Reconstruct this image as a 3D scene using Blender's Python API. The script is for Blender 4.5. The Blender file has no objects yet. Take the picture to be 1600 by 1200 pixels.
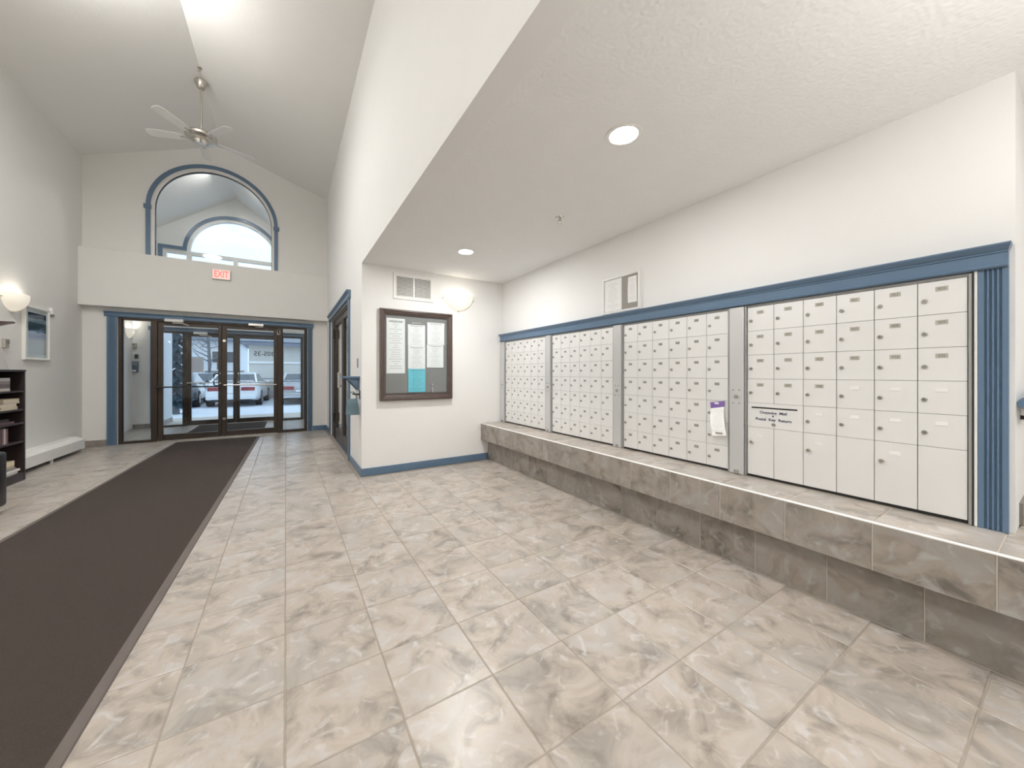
import bpy, bmesh, math, random
from mathutils import Vector, Matrix

random.seed(7)
D = bpy.data
S = bpy.context.scene
COL = S.collection
PI = math.pi

# ---------------------------------------------------------------- camera
YAW = 0.559059
cam_d = D.cameras.new('camera')
cam = D.objects.new('camera', cam_d)
COL.objects.link(cam)
cam.location = (0, 0, 1.2)
cam.rotation_euler = (PI / 2, 0, -YAW)
cam_d.sensor_width = 36
cam_d.lens = 36 * 564.35 / 1600
cam_d.shift_y = -15.94 / 1600
cam_d.clip_start = 0.02
cam_d.clip_end = 300
S.camera = cam

# ---------------------------------------------------------------- sky, exposure
W = D.worlds.new('overcast_sky')
S.world = W
W.use_nodes = True
bgn = W.node_tree.nodes['Background']
bgn.inputs['Color'].default_value = (0.63, 0.80, 1.0, 1)     # even overcast sky
bgn.inputs['Strength'].default_value = 1.45
S.view_settings.view_transform = 'Standard'
S.view_settings.look = 'None'
S.view_settings.exposure = 0.34
S.view_settings.gamma = 1.0
S.view_settings.use_curve_mapping = False
S.cycles.use_denoising = True
S.cycles.max_bounces = 8
S.cycles.diffuse_bounces = 5
S.cycles.glossy_bounces = 3
S.cycles.use_adaptive_sampling = True
S.cycles.adaptive_threshold = 0.05
S.cycles.adaptive_min_samples = 16
S.cycles.transparent_max_bounces = 16
S.cycles.sample_clamp_indirect = 6

DOWNLIGHT_W = 10.0
SCONCE_W = 8.0
FILL_GLOBE_W = 125.0
FILL_TORCH_W = 24.0

# ---------------------------------------------------------------- materials
def new_mat(name):
    m = D.materials.new(name)
    m.use_nodes = True
    nt = m.node_tree
    return m, nt, nt.nodes['Principled BSDF']

def N(nt, t, **kw):
    n = nt.nodes.new(t)
    for k, v in kw.items():
        setattr(n, k, v)
    return n

def plain(name, col, rough=0.5, metal=0.0, var=0.04, vscale=6.0, bump=0.0, bscale=150.0, emit=None, estr=0.0, spec=0.5, coat=0.0):
    """procedural paint / metal / plastic: a base colour with faint noise and optional fine relief"""
    m, nt, p = new_mat(name)
    L = nt.links
    p.inputs['Roughness'].default_value = rough
    p.inputs['Metallic'].default_value = metal
    p.inputs['Specular IOR Level'].default_value = spec
    p.inputs['Coat Weight'].default_value = coat
    tc = N(nt, 'ShaderNodeTexCoord')
    no = N(nt, 'ShaderNodeTexNoise')
    no.inputs['Scale'].default_value = vscale
    no.inputs['Detail'].default_value = 1
    L.new(tc.outputs['Object'], no.inputs['Vector'])
    mx = N(nt, 'ShaderNodeMix', data_type='RGBA')
    lo = [max(0, c * (1 - var)) for c in col]
    hi = [min(1, c * (1 + var)) for c in col]
    mx.inputs['A'].default_value = (*lo, 1)
    mx.inputs['B'].default_value = (*hi, 1)
    L.new(no.outputs['Fac'], mx.inputs['Factor'])
    L.new(mx.outputs['Result'], p.inputs['Base Color'])
    if bump:
        nb = N(nt, 'ShaderNodeTexNoise')
        nb.inputs['Scale'].default_value = bscale
        nb.inputs['Detail'].default_value = 0
        L.new(tc.outputs['Object'], nb.inputs['Vector'])
        b = N(nt, 'ShaderNodeBump')
        b.inputs['Strength'].default_value = bump
        b.inputs['Distance'].default_value = 0.004
        L.new(nb.outputs['Fac'], b.inputs['Height'])
        L.new(b.outputs['Normal'], p.inputs['Normal'])
    if emit:
        p.inputs['Emission Color'].default_value = (*emit, 1)
        p.inputs['Emission Strength'].default_value = estr
        m.cycles.emission_sampling = 'NONE'
    return m

def stone(name, light=1.0, rough=0.3):
    """cloudy beige and grey glazed tile; every tile gets its own patch of the pattern"""
    m, nt, p = new_mat(name)
    L = nt.links
    p.inputs['Roughness'].default_value = rough
    p.inputs['Specular IOR Level'].default_value = 0.55
    tc = N(nt, 'ShaderNodeTexCoord')
    oi = N(nt, 'ShaderNodeObjectInfo')
    ge = N(nt, 'ShaderNodeNewGeometry')
    ad = N(nt, 'ShaderNodeMath', operation='ADD')
    L.new(oi.outputs['Random'], ad.inputs[0])
    L.new(ge.outputs['Random Per Island'], ad.inputs[1])
    mu = N(nt, 'ShaderNodeMath', operation='MULTIPLY')
    L.new(ad.outputs[0], mu.inputs[0])
    mu.inputs[1].default_value = 61.7
    va = N(nt, 'ShaderNodeVectorMath', operation='ADD')
    L.new(tc.outputs['Object'], va.inputs[0])
    cx = N(nt, 'ShaderNodeCombineXYZ')
    L.new(mu.outputs[0], cx.inputs[0]); L.new(mu.outputs[0], cx.inputs[1]); L.new(mu.outputs[0], cx.inputs[2])
    L.new(cx.outputs[0], va.inputs[1])
    n1 = N(nt, 'ShaderNodeTexNoise'); n1.inputs['Scale'].default_value = 6.0; n1.inputs['Detail'].default_value = 4; n1.inputs['Distortion'].default_value = 0.9; n1.inputs['Roughness'].default_value = 0.60
    n2 = N(nt, 'ShaderNodeTexNoise'); n2.inputs['Scale'].default_value = 11.0; n2.inputs['Detail'].default_value = 3; n2.inputs['Distortion'].default_value = 1.6
    n3 = N(nt, 'ShaderNodeTexNoise'); n3.inputs['Scale'].default_value = 2.6; n3.inputs['Detail'].default_value = 2; n3.inputs['Distortion'].default_value = 0.8
    for n in (n1, n2, n3):
        L.new(va.outputs[0], n.inputs['Vector'])
    r1 = N(nt, 'ShaderNodeValToRGB')
    e = r1.color_ramp.elements
    cols = [(0.29, (0.225, 0.195, 0.165)), (0.42, (0.385, 0.340, 0.295)), (0.52, (0.495, 0.430, 0.368)), (0.62, (0.515, 0.475, 0.440)), (0.78, (0.585, 0.555, 0.530))]
    e[0].position, e[0].color = cols[0][0], (*[c * light for c in cols[0][1]], 1)
    e[1].position, e[1].color = cols[-1][0], (*[c * light for c in cols[-1][1]], 1)
    for pos, c in cols[1:-1]:
        k = e.new(pos); k.color = (*[x * light for x in c], 1)
    L.new(n1.outputs['Fac'], r1.inputs['Fac'])
    # grey blotches
    r3 = N(nt, 'ShaderNodeValToRGB')
    r3.color_ramp.elements[0].position = 0.46; r3.color_ramp.elements[0].color = (0, 0, 0, 1)
    r3.color_ramp.elements[1].position = 0.66; r3.color_ramp.elements[1].color = (0.5, 0.5, 0.5, 1)
    L.new(n3.outputs['Fac'], r3.inputs['Fac'])
    mg = N(nt, 'ShaderNodeMix', data_type='RGBA')
    mg.inputs['B'].default_value = (0.385 * light, 0.365 * light, 0.335 * light, 1)
    L.new(r1.outputs['Color'], mg.inputs['A']); L.new(r3.outputs['Color'], mg.inputs['Factor'])
    # pale streaks
    r2 = N(nt, 'ShaderNodeValToRGB')
    r2.color_ramp.elements[0].position = 0.56; r2.color_ramp.elements[0].color = (0, 0, 0, 1)
    r2.color_ramp.elements[1].position = 0.74; r2.color_ramp.elements[1].color = (0.75, 0.75, 0.75, 1)
    L.new(n2.outputs['Fac'], r2.inputs['Fac'])
    mp = N(nt, 'ShaderNodeMix', data_type='RGBA')
    mp.inputs['B'].default_value = (0.62 * light, 0.60 * light, 0.59 * light, 1)
    L.new(mg.outputs['Result'], mp.inputs['A']); L.new(r2.outputs['Color'], mp.inputs['Factor'])
    L.new(mp.outputs['Result'], p.inputs['Base Color'])
    b = N(nt, 'ShaderNodeBump'); b.inputs['Strength'].default_value = 0.12; b.inputs['Distance'].default_value = 0.003
    L.new(n1.outputs['Fac'], b.inputs['Height']); L.new(b.outputs['Normal'], p.inputs['Normal'])
    return m

def glass(name, tint=(1, 1, 1)):
    m = D.materials.new(name); m.use_nodes = True
    nt = m.node_tree; nt.nodes.clear(); L = nt.links
    out = N(nt, 'ShaderNodeOutputMaterial')
    tr = N(nt, 'ShaderNodeBsdfTransparent'); tr.inputs['Color'].default_value = (*tint, 1)
    gl = N(nt, 'ShaderNodeBsdfGlossy'); gl.inputs['Roughness'].default_value = 0.02
    lw = N(nt, 'ShaderNodeLayerWeight'); lw.inputs['Blend'].default_value = 0.5
    pw = N(nt, 'ShaderNodeMath', operation='POWER'); pw.inputs[1].default_value = 4.0
    L.new(lw.outputs['Facing'], pw.inputs[0])
    fr = N(nt, 'ShaderNodeMath', operation='MULTIPLY_ADD'); fr.inputs[1].default_value = 0.55; fr.inputs[2].default_value = 0.025
    L.new(pw.outputs[0], fr.inputs[0])
    mx = N(nt, 'ShaderNodeMixShader')
    L.new(fr.outputs[0], mx.inputs[0]); L.new(tr.outputs[0], mx.inputs[1]); L.new(gl.outputs[0], mx.inputs[2])
    L.new(mx.outputs[0], out.inputs['Surface'])
    return m

def paper(name, col, rows=26, dark=0.35, heading=True, margin=0.12, axis='XZ'):
    """sheet of paper with rows of unreadable print and a heavier heading line"""
    m, nt, p = new_mat(name)
    L = nt.links
    p.inputs['Roughness'].default_value = 0.8
    tc = N(nt, 'ShaderNodeTexCoord')
    sp = N(nt, 'ShaderNodeSeparateXYZ'); L.new(tc.outputs['Generated'], sp.inputs[0])
    U = sp.outputs[0 if axis == 'XZ' else 1]; V = sp.outputs[2]
    def math_(op, a, b=None):
        n = N(nt, 'ShaderNodeMath', operation=op)
        for i, x in enumerate((a, b)):
            if x is None: continue
            if isinstance(x, (int, float)): n.inputs[i].default_value = x
            else: L.new(x, n.inputs[i])
        return n.outputs[0]
    vr = math_('MULTIPLY', V, rows)
    row = math_('FLOOR', vr)
    stripe = math_('LESS_THAN', math_('FRACT', vr), 0.42)
    wn = N(nt, 'ShaderNodeTexWhiteNoise', noise_dimensions='1D'); L.new(row, wn.inputs['W'])
    width = math_('MULTIPLY_ADD', wn.outputs['Value'], 0.30); nt.nodes[-1].inputs[2].default_value = 0.08
    off = math_('ABSOLUTE', math_('SUBTRACT', U, 0.5))
    inside = math_('LESS_THAN', off, width)
    top = math_('MULTIPLY', math_('LESS_THAN', V, 0.94), math_('GREATER_THAN', V, 0.06))
    f = math_('MULTIPLY', math_('MULTIPLY', stripe, inside), top)
    f = math_('MULTIPLY', f, dark)
    if heading:
        hb = math_('MULTIPLY', math_('GREATER_THAN', V, 0.925), math_('LESS_THAN', V, 0.96))
        hb = math_('MULTIPLY', hb, math_('LESS_THAN', off, 0.38))
        wv = N(nt, 'ShaderNodeTexNoise'); wv.inputs['Scale'].default_value = 40; L.new(tc.outputs['Generated'], wv.inputs['Vector'])
        hb = math_('MULTIPLY', hb, math_('GREATER_THAN', wv.outputs['Fac'], 0.46))
        f = math_('MAXIMUM', f, math_('MULTIPLY', hb, 0.75))
    mx = N(nt, 'ShaderNodeMix', data_type='RGBA')
    mx.inputs['A'].default_value = (*col, 1); mx.inputs['B'].default_value = (0.10, 0.10, 0.11, 1)
    L.new(f, mx.inputs['Factor']); L.new(mx.outputs['Result'], p.inputs['Base Color'])
    return m

M = {}
M['wall'] = plain('painted_wall_warm_white', (0.800, 0.790, 0.765), 0.75, var=0.015, bump=0.10, bscale=90)
M['wall_r'] = plain('painted_wall_white', (0.835, 0.831, 0.822), 0.75, var=0.012, bump=0.10, bscale=90)
M['ceil'] = plain('ceiling_white', (0.850, 0.838, 0.815), 0.85, var=0.01, bump=0.15, bscale=70)
M['ceil_tex'] = plain('textured_ceiling_white', (0.850, 0.848, 0.840), 0.9, var=0.015, bump=0.6, bscale=55)
M['tile'] = stone('cloudy_beige_tile', 0.90, 0.31)
M['tile_shaded'] = stone('cloudy_tile_shaded', 0.64, 0.42)  # floor tile again, with the shade on face and kick in its colour
M['grout'] = plain('grout', (0.33, 0.285, 0.24), 0.9, var=0.12, vscale=30)
M['grout_l'] = plain('pale_grout', (0.52, 0.47, 0.41), 0.9, var=0.08, vscale=30)
M['base_tile'] = stone('brown_base_tile', 0.62, 0.4)
M['blue'] = plain('blue_trim_paint', (0.112, 0.182, 0.275), 0.30, var=0.06, vscale=4)
M['bronze'] = plain('dark_bronze_aluminium', (0.060, 0.045, 0.036), 0.38, metal=0.35, var=0.10, vscale=3)
M['chrome'] = plain('brushed_chrome', (0.72, 0.70, 0.67), 0.22, metal=1.0, var=0.05)
M['nickel'] = plain('satin_nickel', (0.60, 0.56, 0.50), 0.28, metal=1.0, var=0.05)
M['lock_metal'] = plain('dull_lock_metal', (0.42, 0.40, 0.37), 0.35, metal=0.9, var=0.1)
M['alu'] = plain('mailbox_aluminium', (0.83, 0.83, 0.825), 0.42, metal=0.35, var=0.012, vscale=2)
M['alu_post'] = plain('grey_aluminium_post', (0.66, 0.665, 0.67), 0.36, metal=0.5, var=0.015, vscale=2)
M['alu_rail'] = plain('dull_aluminium_rail', (0.40, 0.40, 0.40), 0.35, metal=0.6, var=0.03)
M['dark_gap'] = plain('dark_recess', (0.045, 0.043, 0.040), 0.7, var=0.05)
M['plate'] = plain('engraved_number_plate', (0.47, 0.45, 0.40), 0.5, metal=0.2, var=0.05)
M['plate_d'] = plain('grey_number_plate', (0.30, 0.29, 0.27), 0.5, var=0.05)
M['white_pl'] = plain('white_plastic', (0.86, 0.855, 0.84), 0.45, var=0.02)
M['white_paint'] = plain('white_enamel', (0.82, 0.81, 0.78), 0.35, var=0.02)
M['black'] = plain('black_satin', (0.018, 0.017, 0.017), 0.45, var=0.1)
M['black_slot'] = plain('black_slot', (0.004, 0.004, 0.004), 0.9, var=0.0)
M['ink'] = plain('dark_blue_ink', (0.030, 0.030, 0.095), 0.7, var=0.0)
M['ink_grey'] = plain('engraved_grey_ink', (0.19, 0.175, 0.15), 0.7, var=0.0)
M['glass'] = glass('clear_glass', (0.965, 0.98, 0.985))
M['mat'] = plain('dark_brown_carpet', (0.066, 0.053, 0.047), 0.95, var=0.25, vscale=260, bump=0.6, bscale=420, spec=0.1)
M['rubber'] = plain('brown_rubber_edge', (0.125, 0.105, 0.095), 0.75, var=0.08)
M['frame_brown'] = plain('dark_walnut_frame', (0.085, 0.058, 0.050), 0.30, var=0.25, vscale=14, coat=0.3)
M['felt'] = plain('grey_felt', (0.255, 0.25, 0.245), 0.95, var=0.08, vscale=120)
M['felt_b'] = plain('taupe_board', (0.33, 0.31, 0.285), 0.9, var=0.08, vscale=60)
M['espresso'] = plain('espresso_wood', (0.040, 0.027, 0.027), 0.42, var=0.25, vscale=9)
M['leather'] = plain('black_leather', (0.022, 0.020, 0.022), 0.42, var=0.15, vscale=20, bump=0.2, bscale=160)
M['shade'] = plain('frosted_glass_lit', (0.72, 0.69, 0.62), 0.5, var=0.02, emit=(1.0, 0.90, 0.74), estr=0.42)
M['lamp'] = plain('lamp_disc_lit', (1, 1, 1), 0.5, var=0.0, emit=(1.0, 0.98, 0.94), estr=14.0)
M['red_lit'] = plain('red_exit_letters_lit', (0.80, 0.10, 0.08), 0.5, var=0.0, emit=(1.0, 0.16, 0.13), estr=0.85)
M['exit_face'] = plain('exit_panel_lit', (0.86, 0.62, 0.58), 0.5, var=0.02, emit=(1.0, 0.55, 0.50), estr=0.42)
M['blade'] = plain('white_fan_blade', (0.80, 0.79, 0.765), 0.45, var=0.03)
M['teal'] = plain('grey_teal_leather', (0.115, 0.185, 0.225), 0.5, var=0.1, vscale=20)
M['card_blue'] = plain('slate_blue_plastic', (0.085, 0.125, 0.185), 0.4, var=0.06)
M['purple'] = plain('purple_print', (0.19, 0.115, 0.36), 0.7, var=0.05)
M['asphalt'] = plain('frosted_asphalt', (0.66, 0.69, 0.73), 0.85, var=0.10, vscale=1.4, bump=0.3, bscale=30)
M['paper_w'] = paper('printed_white_sheet', (0.86, 0.86, 0.85), rows=30, dark=0.30)
M['paper_l'] = paper('long_printed_white_sheet', (0.86, 0.86, 0.85), rows=24, dark=0.28)
M['paper_b'] = paper('printed_turquoise_sheet', (0.165, 0.60, 0.72), rows=18, dark=0.32)
M['paper_y'] = paper('printed_white_sheet_side', (0.86, 0.86, 0.855), rows=16, dark=0.16, heading=False, axis='YZ')
M['plain_paper'] = plain('plain_white_paper', (0.84, 0.83, 0.83), 0.8, var=0.02)
_nt = M['plain_paper'].node_tree                      # thin paper lets light from behind through
_tl = N(_nt, 'ShaderNodeBsdfTranslucent'); _tl.inputs['Color'].default_value = (0.80, 0.76, 0.76, 1)
_mx = N(_nt, 'ShaderNodeMixShader'); _mx.inputs[0].default_value = 0.55
_nt.links.new(_nt.nodes['Principled BSDF'].outputs[0], _mx.inputs[1]); _nt.links.new(_tl.outputs[0], _mx.inputs[2])
_nt.links.new(_mx.outputs[0], _nt.nodes['Material Output'].inputs['Surface'])
M['beige_siding'] = plain('beige_siding', (0.62, 0.60, 0.55), 0.8, var=0.05)
M['pale_siding'] = plain('pale_grey_siding', (0.70, 0.72, 0.74), 0.8, var=0.05)
M['cream'] = plain('cream_trim', (0.80, 0.76, 0.66), 0.7, var=0.03)
M['slate'] = plain('slate_blue_door', (0.17, 0.20, 0.25), 0.6, var=0.08)
M['roof'] = plain('grey_shingle', (0.22, 0.24, 0.27), 0.9, var=0.2, vscale=12)
M['bark'] = plain('grey_bark', (0.17, 0.17, 0.18), 0.9, var=0.3, vscale=15)
M['car_white'] = plain('white_car_paint', (0.80, 0.82, 0.84), 0.2, var=0.01, coat=0.6)
M['car_dark'] = plain('dark_car_paint', (0.085, 0.095, 0.12), 0.2, var=0.02, coat=0.6)
M['car_silver'] = plain('silver_car_paint', (0.52, 0.54, 0.56), 0.22, metal=0.4, var=0.02, coat=0.6)
M['car_glass'] = plain('tinted_car_glass', (0.05, 0.065, 0.08), 0.08, var=0.0)
M['tail'] = plain('red_tail_lamp', (0.30, 0.05, 0.06), 0.2, var=0.1)
M['tyre'] = plain('tyre_rubber', (0.03, 0.03, 0.032), 0.8, var=0.1)
M['evergreen'] = plain('dark_spruce', (0.035, 0.065, 0.085), 0.9, var=0.3, vscale=20)

# abstract print in the picture frame: bands of navy, teal, pale blue and cream
def picture_mat():
    m, nt, p = new_mat('abstract_seascape_print'); L = nt.links
    p.inputs['Roughness'].default_value = 0.12
    tc = N(nt, 'ShaderNodeTexCoord'); sp = N(nt, 'ShaderNodeSeparateXYZ'); L.new(tc.outputs['Generated'], sp.inputs[0])
    no = N(nt, 'ShaderNodeTexNoise'); no.inputs['Scale'].default_value = 5; L.new(tc.outputs['Generated'], no.inputs['Vector'])
    a = N(nt, 'ShaderNodeMath', operation='MULTIPLY_ADD'); L.new(no.outputs['Fac'], a.inputs[0]); a.inputs[1].default_value = 0.08
    L.new(sp.outputs[2], a.inputs[2])
    r = N(nt, 'ShaderNodeValToRGB'); r.color_ramp.interpolation = 'EASE'
    e = r.color_ramp.elements
    st = [(0.0, (0.66, 0.65, 0.62)), (0.38, (0.70, 0.70, 0.70)), (0.46, (0.50, 0.53, 0.66)), (0.57, (0.55, 0.58, 0.70)), (0.60, (0.045, 0.095, 0.13)), (0.80, (0.055, 0.11, 0.145)), (0.82, (0.28, 0.36, 0.40)), (0.90, (0.27, 0.35, 0.40)), (0.915, (0.025, 0.055, 0.12)), (1.0, (0.02, 0.045, 0.11))]
    e[0].position, e[0].color = st[0][0], (*st[0][1], 1)
    e[1].position, e[1].color = 1.0, (*st[-1][1], 1)
    for q, c in st[1:-1]:
        k = e.new(q); k.color = (*c, 1)
    L.new(a.outputs[0], r.inputs['Fac']); L.new(r.outputs['Color'], p.inputs['Base Color'])
    return m
M['art'] = picture_mat()

# ---------------------------------------------------------------- mesh helpers
WL = {}            # world location of a thing's empty (parts are given in world coordinates)

class MB:
    def __init__(s):
        s.bm = bmesh.new()
    def box(s, x0, x1, y0, y1, z0, z1, bev=0.0, seg=1):
        mt = Matrix.Translation(((x0 + x1) / 2, (y0 + y1) / 2, (z0 + z1) / 2)) @ Matrix.Diagonal((abs(x1 - x0), abs(y1 - y0), abs(z1 - z0), 1))
        g = bmesh.ops.create_cube(s.bm, size=1, matrix=mt)
        if bev > 0:
            ed = {e for v in g['verts'] for e in v.link_edges}
            bmesh.ops.bevel(s.bm, geom=list(ed), offset=bev, segments=seg, affect='EDGES', profile=0.5)
        return s
    def cyl(s, p0, p1, r0, r1=None, n=16):
        p0, p1 = Vector(p0), Vector(p1)
        r1 = r0 if r1 is None else r1
        d = p1 - p0
        q = d.to_track_quat('Z', 'Y').to_matrix().to_4x4()
        bmesh.ops.create_cone(s.bm, cap_ends=True, segments=n, radius1=max(r0, 1e-5), radius2=max(r1, 1e-5), depth=d.length, matrix=Matrix.Translation((p0 + p1) / 2) @ q)
        return s
    def poly(s, vs, fs):
        bv = [s.bm.verts.new(v) for v in vs]
        for f in fs:
            try: s.bm.faces.new([bv[i] for i in f])
            except ValueError: pass
        return s
    def prism(s, pts, axis, a0, a1):
        """polygon in the plane across `axis` pushed from a0 to a1; pts are (x,y) for Z, (x,z) for Y, (y,z) for X"""
        def P(u, v, a):
            return (u, v, a) if axis == 'Z' else ((u, a, v) if axis == 'Y' else (a, u, v))
        n = len(pts)
        vs = [P(u, v, a0) for u, v in pts] + [P(u, v, a1) for u, v in pts]
        fs = [tuple(range(n)), tuple(range(2 * n - 1, n - 1, -1))]
        fs += [(i, (i + 1) % n, n + (i + 1) % n, n + i) for i in range(n)]
        return s.poly(vs, fs)
    def lathe(s, prof, c, n=24, a0=0.0, a1=2 * PI, sx=1.0, sy=1.0):
        full = abs(a1 - a0 - 2 * PI) < 1e-6
        k = n if full else n + 1
        vs = []
        for r, z in prof:
            for i in range(k):
                a = a0 + (a1 - a0) * i / n
                vs.append((c[0] + r * math.cos(a) * sx, c[1] + r * math.sin(a) * sy, c[2] + z))
        fs = []
        for j in range(len(prof) - 1):
            for i in range(n):
                i2 = (i + 1) % k
                fs.append((j * k + i, j * k + i2, (j + 1) * k + i2, (j + 1) * k + i))
        return s.poly(vs, fs)
    def tube(s, pts, r, n=8):
        pts = [Vector(p) for p in pts]
        rings = []
        for i, p in enumerate(pts):
            t = (pts[min(i + 1, len(pts) - 1)] - pts[max(i - 1, 0)]).normalized()
            q = t.to_track_quat('Z', 'Y')
            rr = r[i] if isinstance(r, (list, tuple)) else r
            rings.append([p + q @ Vector((rr * math.cos(2 * PI * k / n), rr * math.sin(2 * PI * k / n), 0)) for k in range(n)])
        vs = [v for ring in rings for v in ring]
        fs = [(i * n + k, i * n + (k + 1) % n, (i + 1) * n + (k + 1) % n, (i + 1) * n + k) for i in range(len(pts) - 1) for k in range(n)]
        fs += [tuple(range(n - 1, -1, -1)), tuple(range((len(pts) - 1) * n, len(pts) * n))]
        return s.poly(vs, fs)
    def frame(s, u0, u1, v0, v1, prof, P):
        """picture-frame sweep: prof is [(inset, depth)], P(u, v, depth) gives the 3-D point"""
        k = len(prof)
        vs = []
        for cu, cv, su, sv in ((u0, v0, 1, 1), (u1, v0, -1, 1), (u1, v1, -1, -1), (u0, v1, 1, -1)):
            for ins, dep in prof:
                vs.append(P(cu + su * ins, cv + sv * ins, dep))
        fs = []
        for c in range(4):
            c2 = (c + 1) % 4
            for j in range(k):
                j2 = (j + 1) % k
                fs.append((c * k + j, c2 * k + j, c2 * k + j2, c * k + j2))
        return s.poly(vs, fs)
    def band(s, inner, outer, y0, y1):
        """flat ring between two (x,z) polylines, pushed from y0 to y1"""
        n = len(inner)
        vs = [(x, y0, z) for x, z in inner] + [(x, y0, z) for x, z in outer] + [(x, y1, z) for x, z in inner] + [(x, y1, z) for x, z in outer]
        fs = []
        for i in range(n - 1):
            fs += [(i, i + 1, n + i + 1, n + i), (2 * n + i, 3 * n + i, 3 * n + i + 1, 2 * n + i + 1), (i, 2 * n + i, 2 * n + i + 1, i + 1), (n + i, n + i + 1, 3 * n + i + 1, 3 * n + i)]
        fs += [(0, n, 3 * n, 2 * n), (n - 1, 2 * n - 1 + 0, 4 * n - 1, 3 * n - 1)]
        return s.poly(vs, fs)
    def mesh(s, name, mat, smooth=False, center=None):
        bmesh.ops.recalc_face_normals(s.bm, faces=s.bm.faces)
        me = D.meshes.new(name)
        vs = [v.co.copy() for v in s.bm.verts]
        if center is None:
            lo = Vector([min(v[i] for v in vs) for i in range(3)]); hi = Vector([max(v[i] for v in vs) for i in range(3)])
            center = (lo + hi) / 2
            center.z = lo.z
        center = Vector(center)
        bmesh.ops.translate(s.bm, verts=s.bm.verts, vec=-center)
        s.bm.to_mesh(me); s.bm.free()
        me.materials.append(M[mat] if isinstance(mat, str) else mat)
        if smooth:
            me.polygons.foreach_set('use_smooth', [True] * len(me.polygons))
            me.set_sharp_from_angle(angle=math.radians(38))
        return me, center
    def build(s, name, mat, parent=None, smooth=False, center=None):
        me, c = s.mesh(name, mat, smooth, center)
        return link(name, me, c, parent)

def link(name, me, c, parent=None):
    o = D.objects.new(name, me)
    COL.objects.link(o)
    c = Vector(c)
    WL[o] = c
    if parent is not None:
        o.parent = parent
        c = c - WL[parent]
    o.location = c
    return o

def tag(o, label=None, cat=None, group=None, kind=None):
    if label: o['label'] = label
    if cat: o['category'] = cat
    if group: o['group'] = group
    if kind: o['kind'] = kind
    return o

def thing(name, loc, label, cat, group=None, kind=None):
    o = D.objects.new(name, None)
    o.empty_display_size = 0.1
    COL.objects.link(o)
    o.location = loc
    WL[o] = Vector(loc)
    return tag(o, label, cat, group, kind)

def box(name, x0, x1, y0, y1, z0, z1, mat, parent=None, bev=0.0):
    return MB().box(x0, x1, y0, y1, z0, z1, bev).build(name, mat, parent)

def struct(o, label, cat):
    return tag(o, label, cat, kind='structure')

def text(name, s, size, loc, rot, mat, parent=None, align='CENTER', extrude=0.0006, bold=0.0, xs=1.0):
    cu = D.curves.new(name, 'FONT')
    cu.body = s; cu.size = size; cu.align_x = align; cu.align_y = 'CENTER'
    cu.extrude = extrude; cu.offset = bold
    cu.resolution_u = 3
    cu.materials.append(M[mat])
    tmp = D.objects.new(name + '_curve', cu)
    me = D.meshes.new_from_object(tmp)
    D.objects.remove(tmp); D.curves.remove(cu)
    if not me.materials: me.materials.append(M[mat])
    o = D.objects.new(name, me)
    COL.objects.link(o)
    loc = Vector(loc)
    if parent is not None:
        o.parent = parent
        loc = loc - WL[parent]
    o.location = loc
    o.rotation_euler = rot
    o.scale = (xs, 1, 1)
    return o

def area_light(name, loc, power, size, color=(1, 1, 1), rot=(0, 0, 0), parent=None, shape='DISK'):
    l = D.lights.new(name, 'AREA'); l.shape = shape; l.size = size; l.energy = power; l.color = color
    o = D.objects.new(name, l); COL.objects.link(o)
    o.parent = parent
    o.location = Vector(loc) - (WL[parent] if parent else Vector())
    o.rotation_euler = rot
    return o

def point_light(name, loc, power, r, color=(1, 1, 1), parent=None):
    l = D.lights.new(name, 'POINT'); l.energy = power; l.shadow_soft_size = r; l.color = color
    o = D.objects.new(name, l); COL.objects.link(o)
    o.parent = parent
    o.location = Vector(loc) - (WL[parent] if parent else Vector())
    return o

# ---------------------------------------------------------------- key dimensions (metres)
XL, XC, XM = -2.82, 0.75, 2.65          # left wall, corner / bulkhead plane, mail wall
YN, YD, YO = 4.50, 8.72, 11.0           # notice wall, entrance wall, outer storefront
YB = -3.0                               # back of the lobby
ZC = 2.498                              # mail area ceiling
XR, ZR, ZL, ZW = -1.03, 5.50, 4.77, 4.93  # vault ridge x, ridge z, left eave, right eave
TILE = 0.3512
TX0, TY0 = -0.003, 1.262
ZS, XS, XK = 0.515, 2.30, 2.41          # bench top, bench front, kick plate

# ---------------------------------------------------------------- the room shell
fl = struct(box('floor', XL - 0.15, 4.75, YB - 0.15, YO + 0.2, -0.12, -0.0025, 'grout'), 'beige and grey cloudy tile floor of the lobby', 'floor')

tile_cache = {}
def tile_mesh(w, d):
    key = (round(w, 3), round(d, 3))
    if key not in tile_cache:
        mb = MB().box(-w / 2, w / 2, -d / 2, d / 2, -0.008, 0.0, 0.0022)
        tile_cache[key] = mb.mesh('floor_tile', 'tile', center=(0, 0, 0))[0]
    return tile_cache[key]

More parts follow.
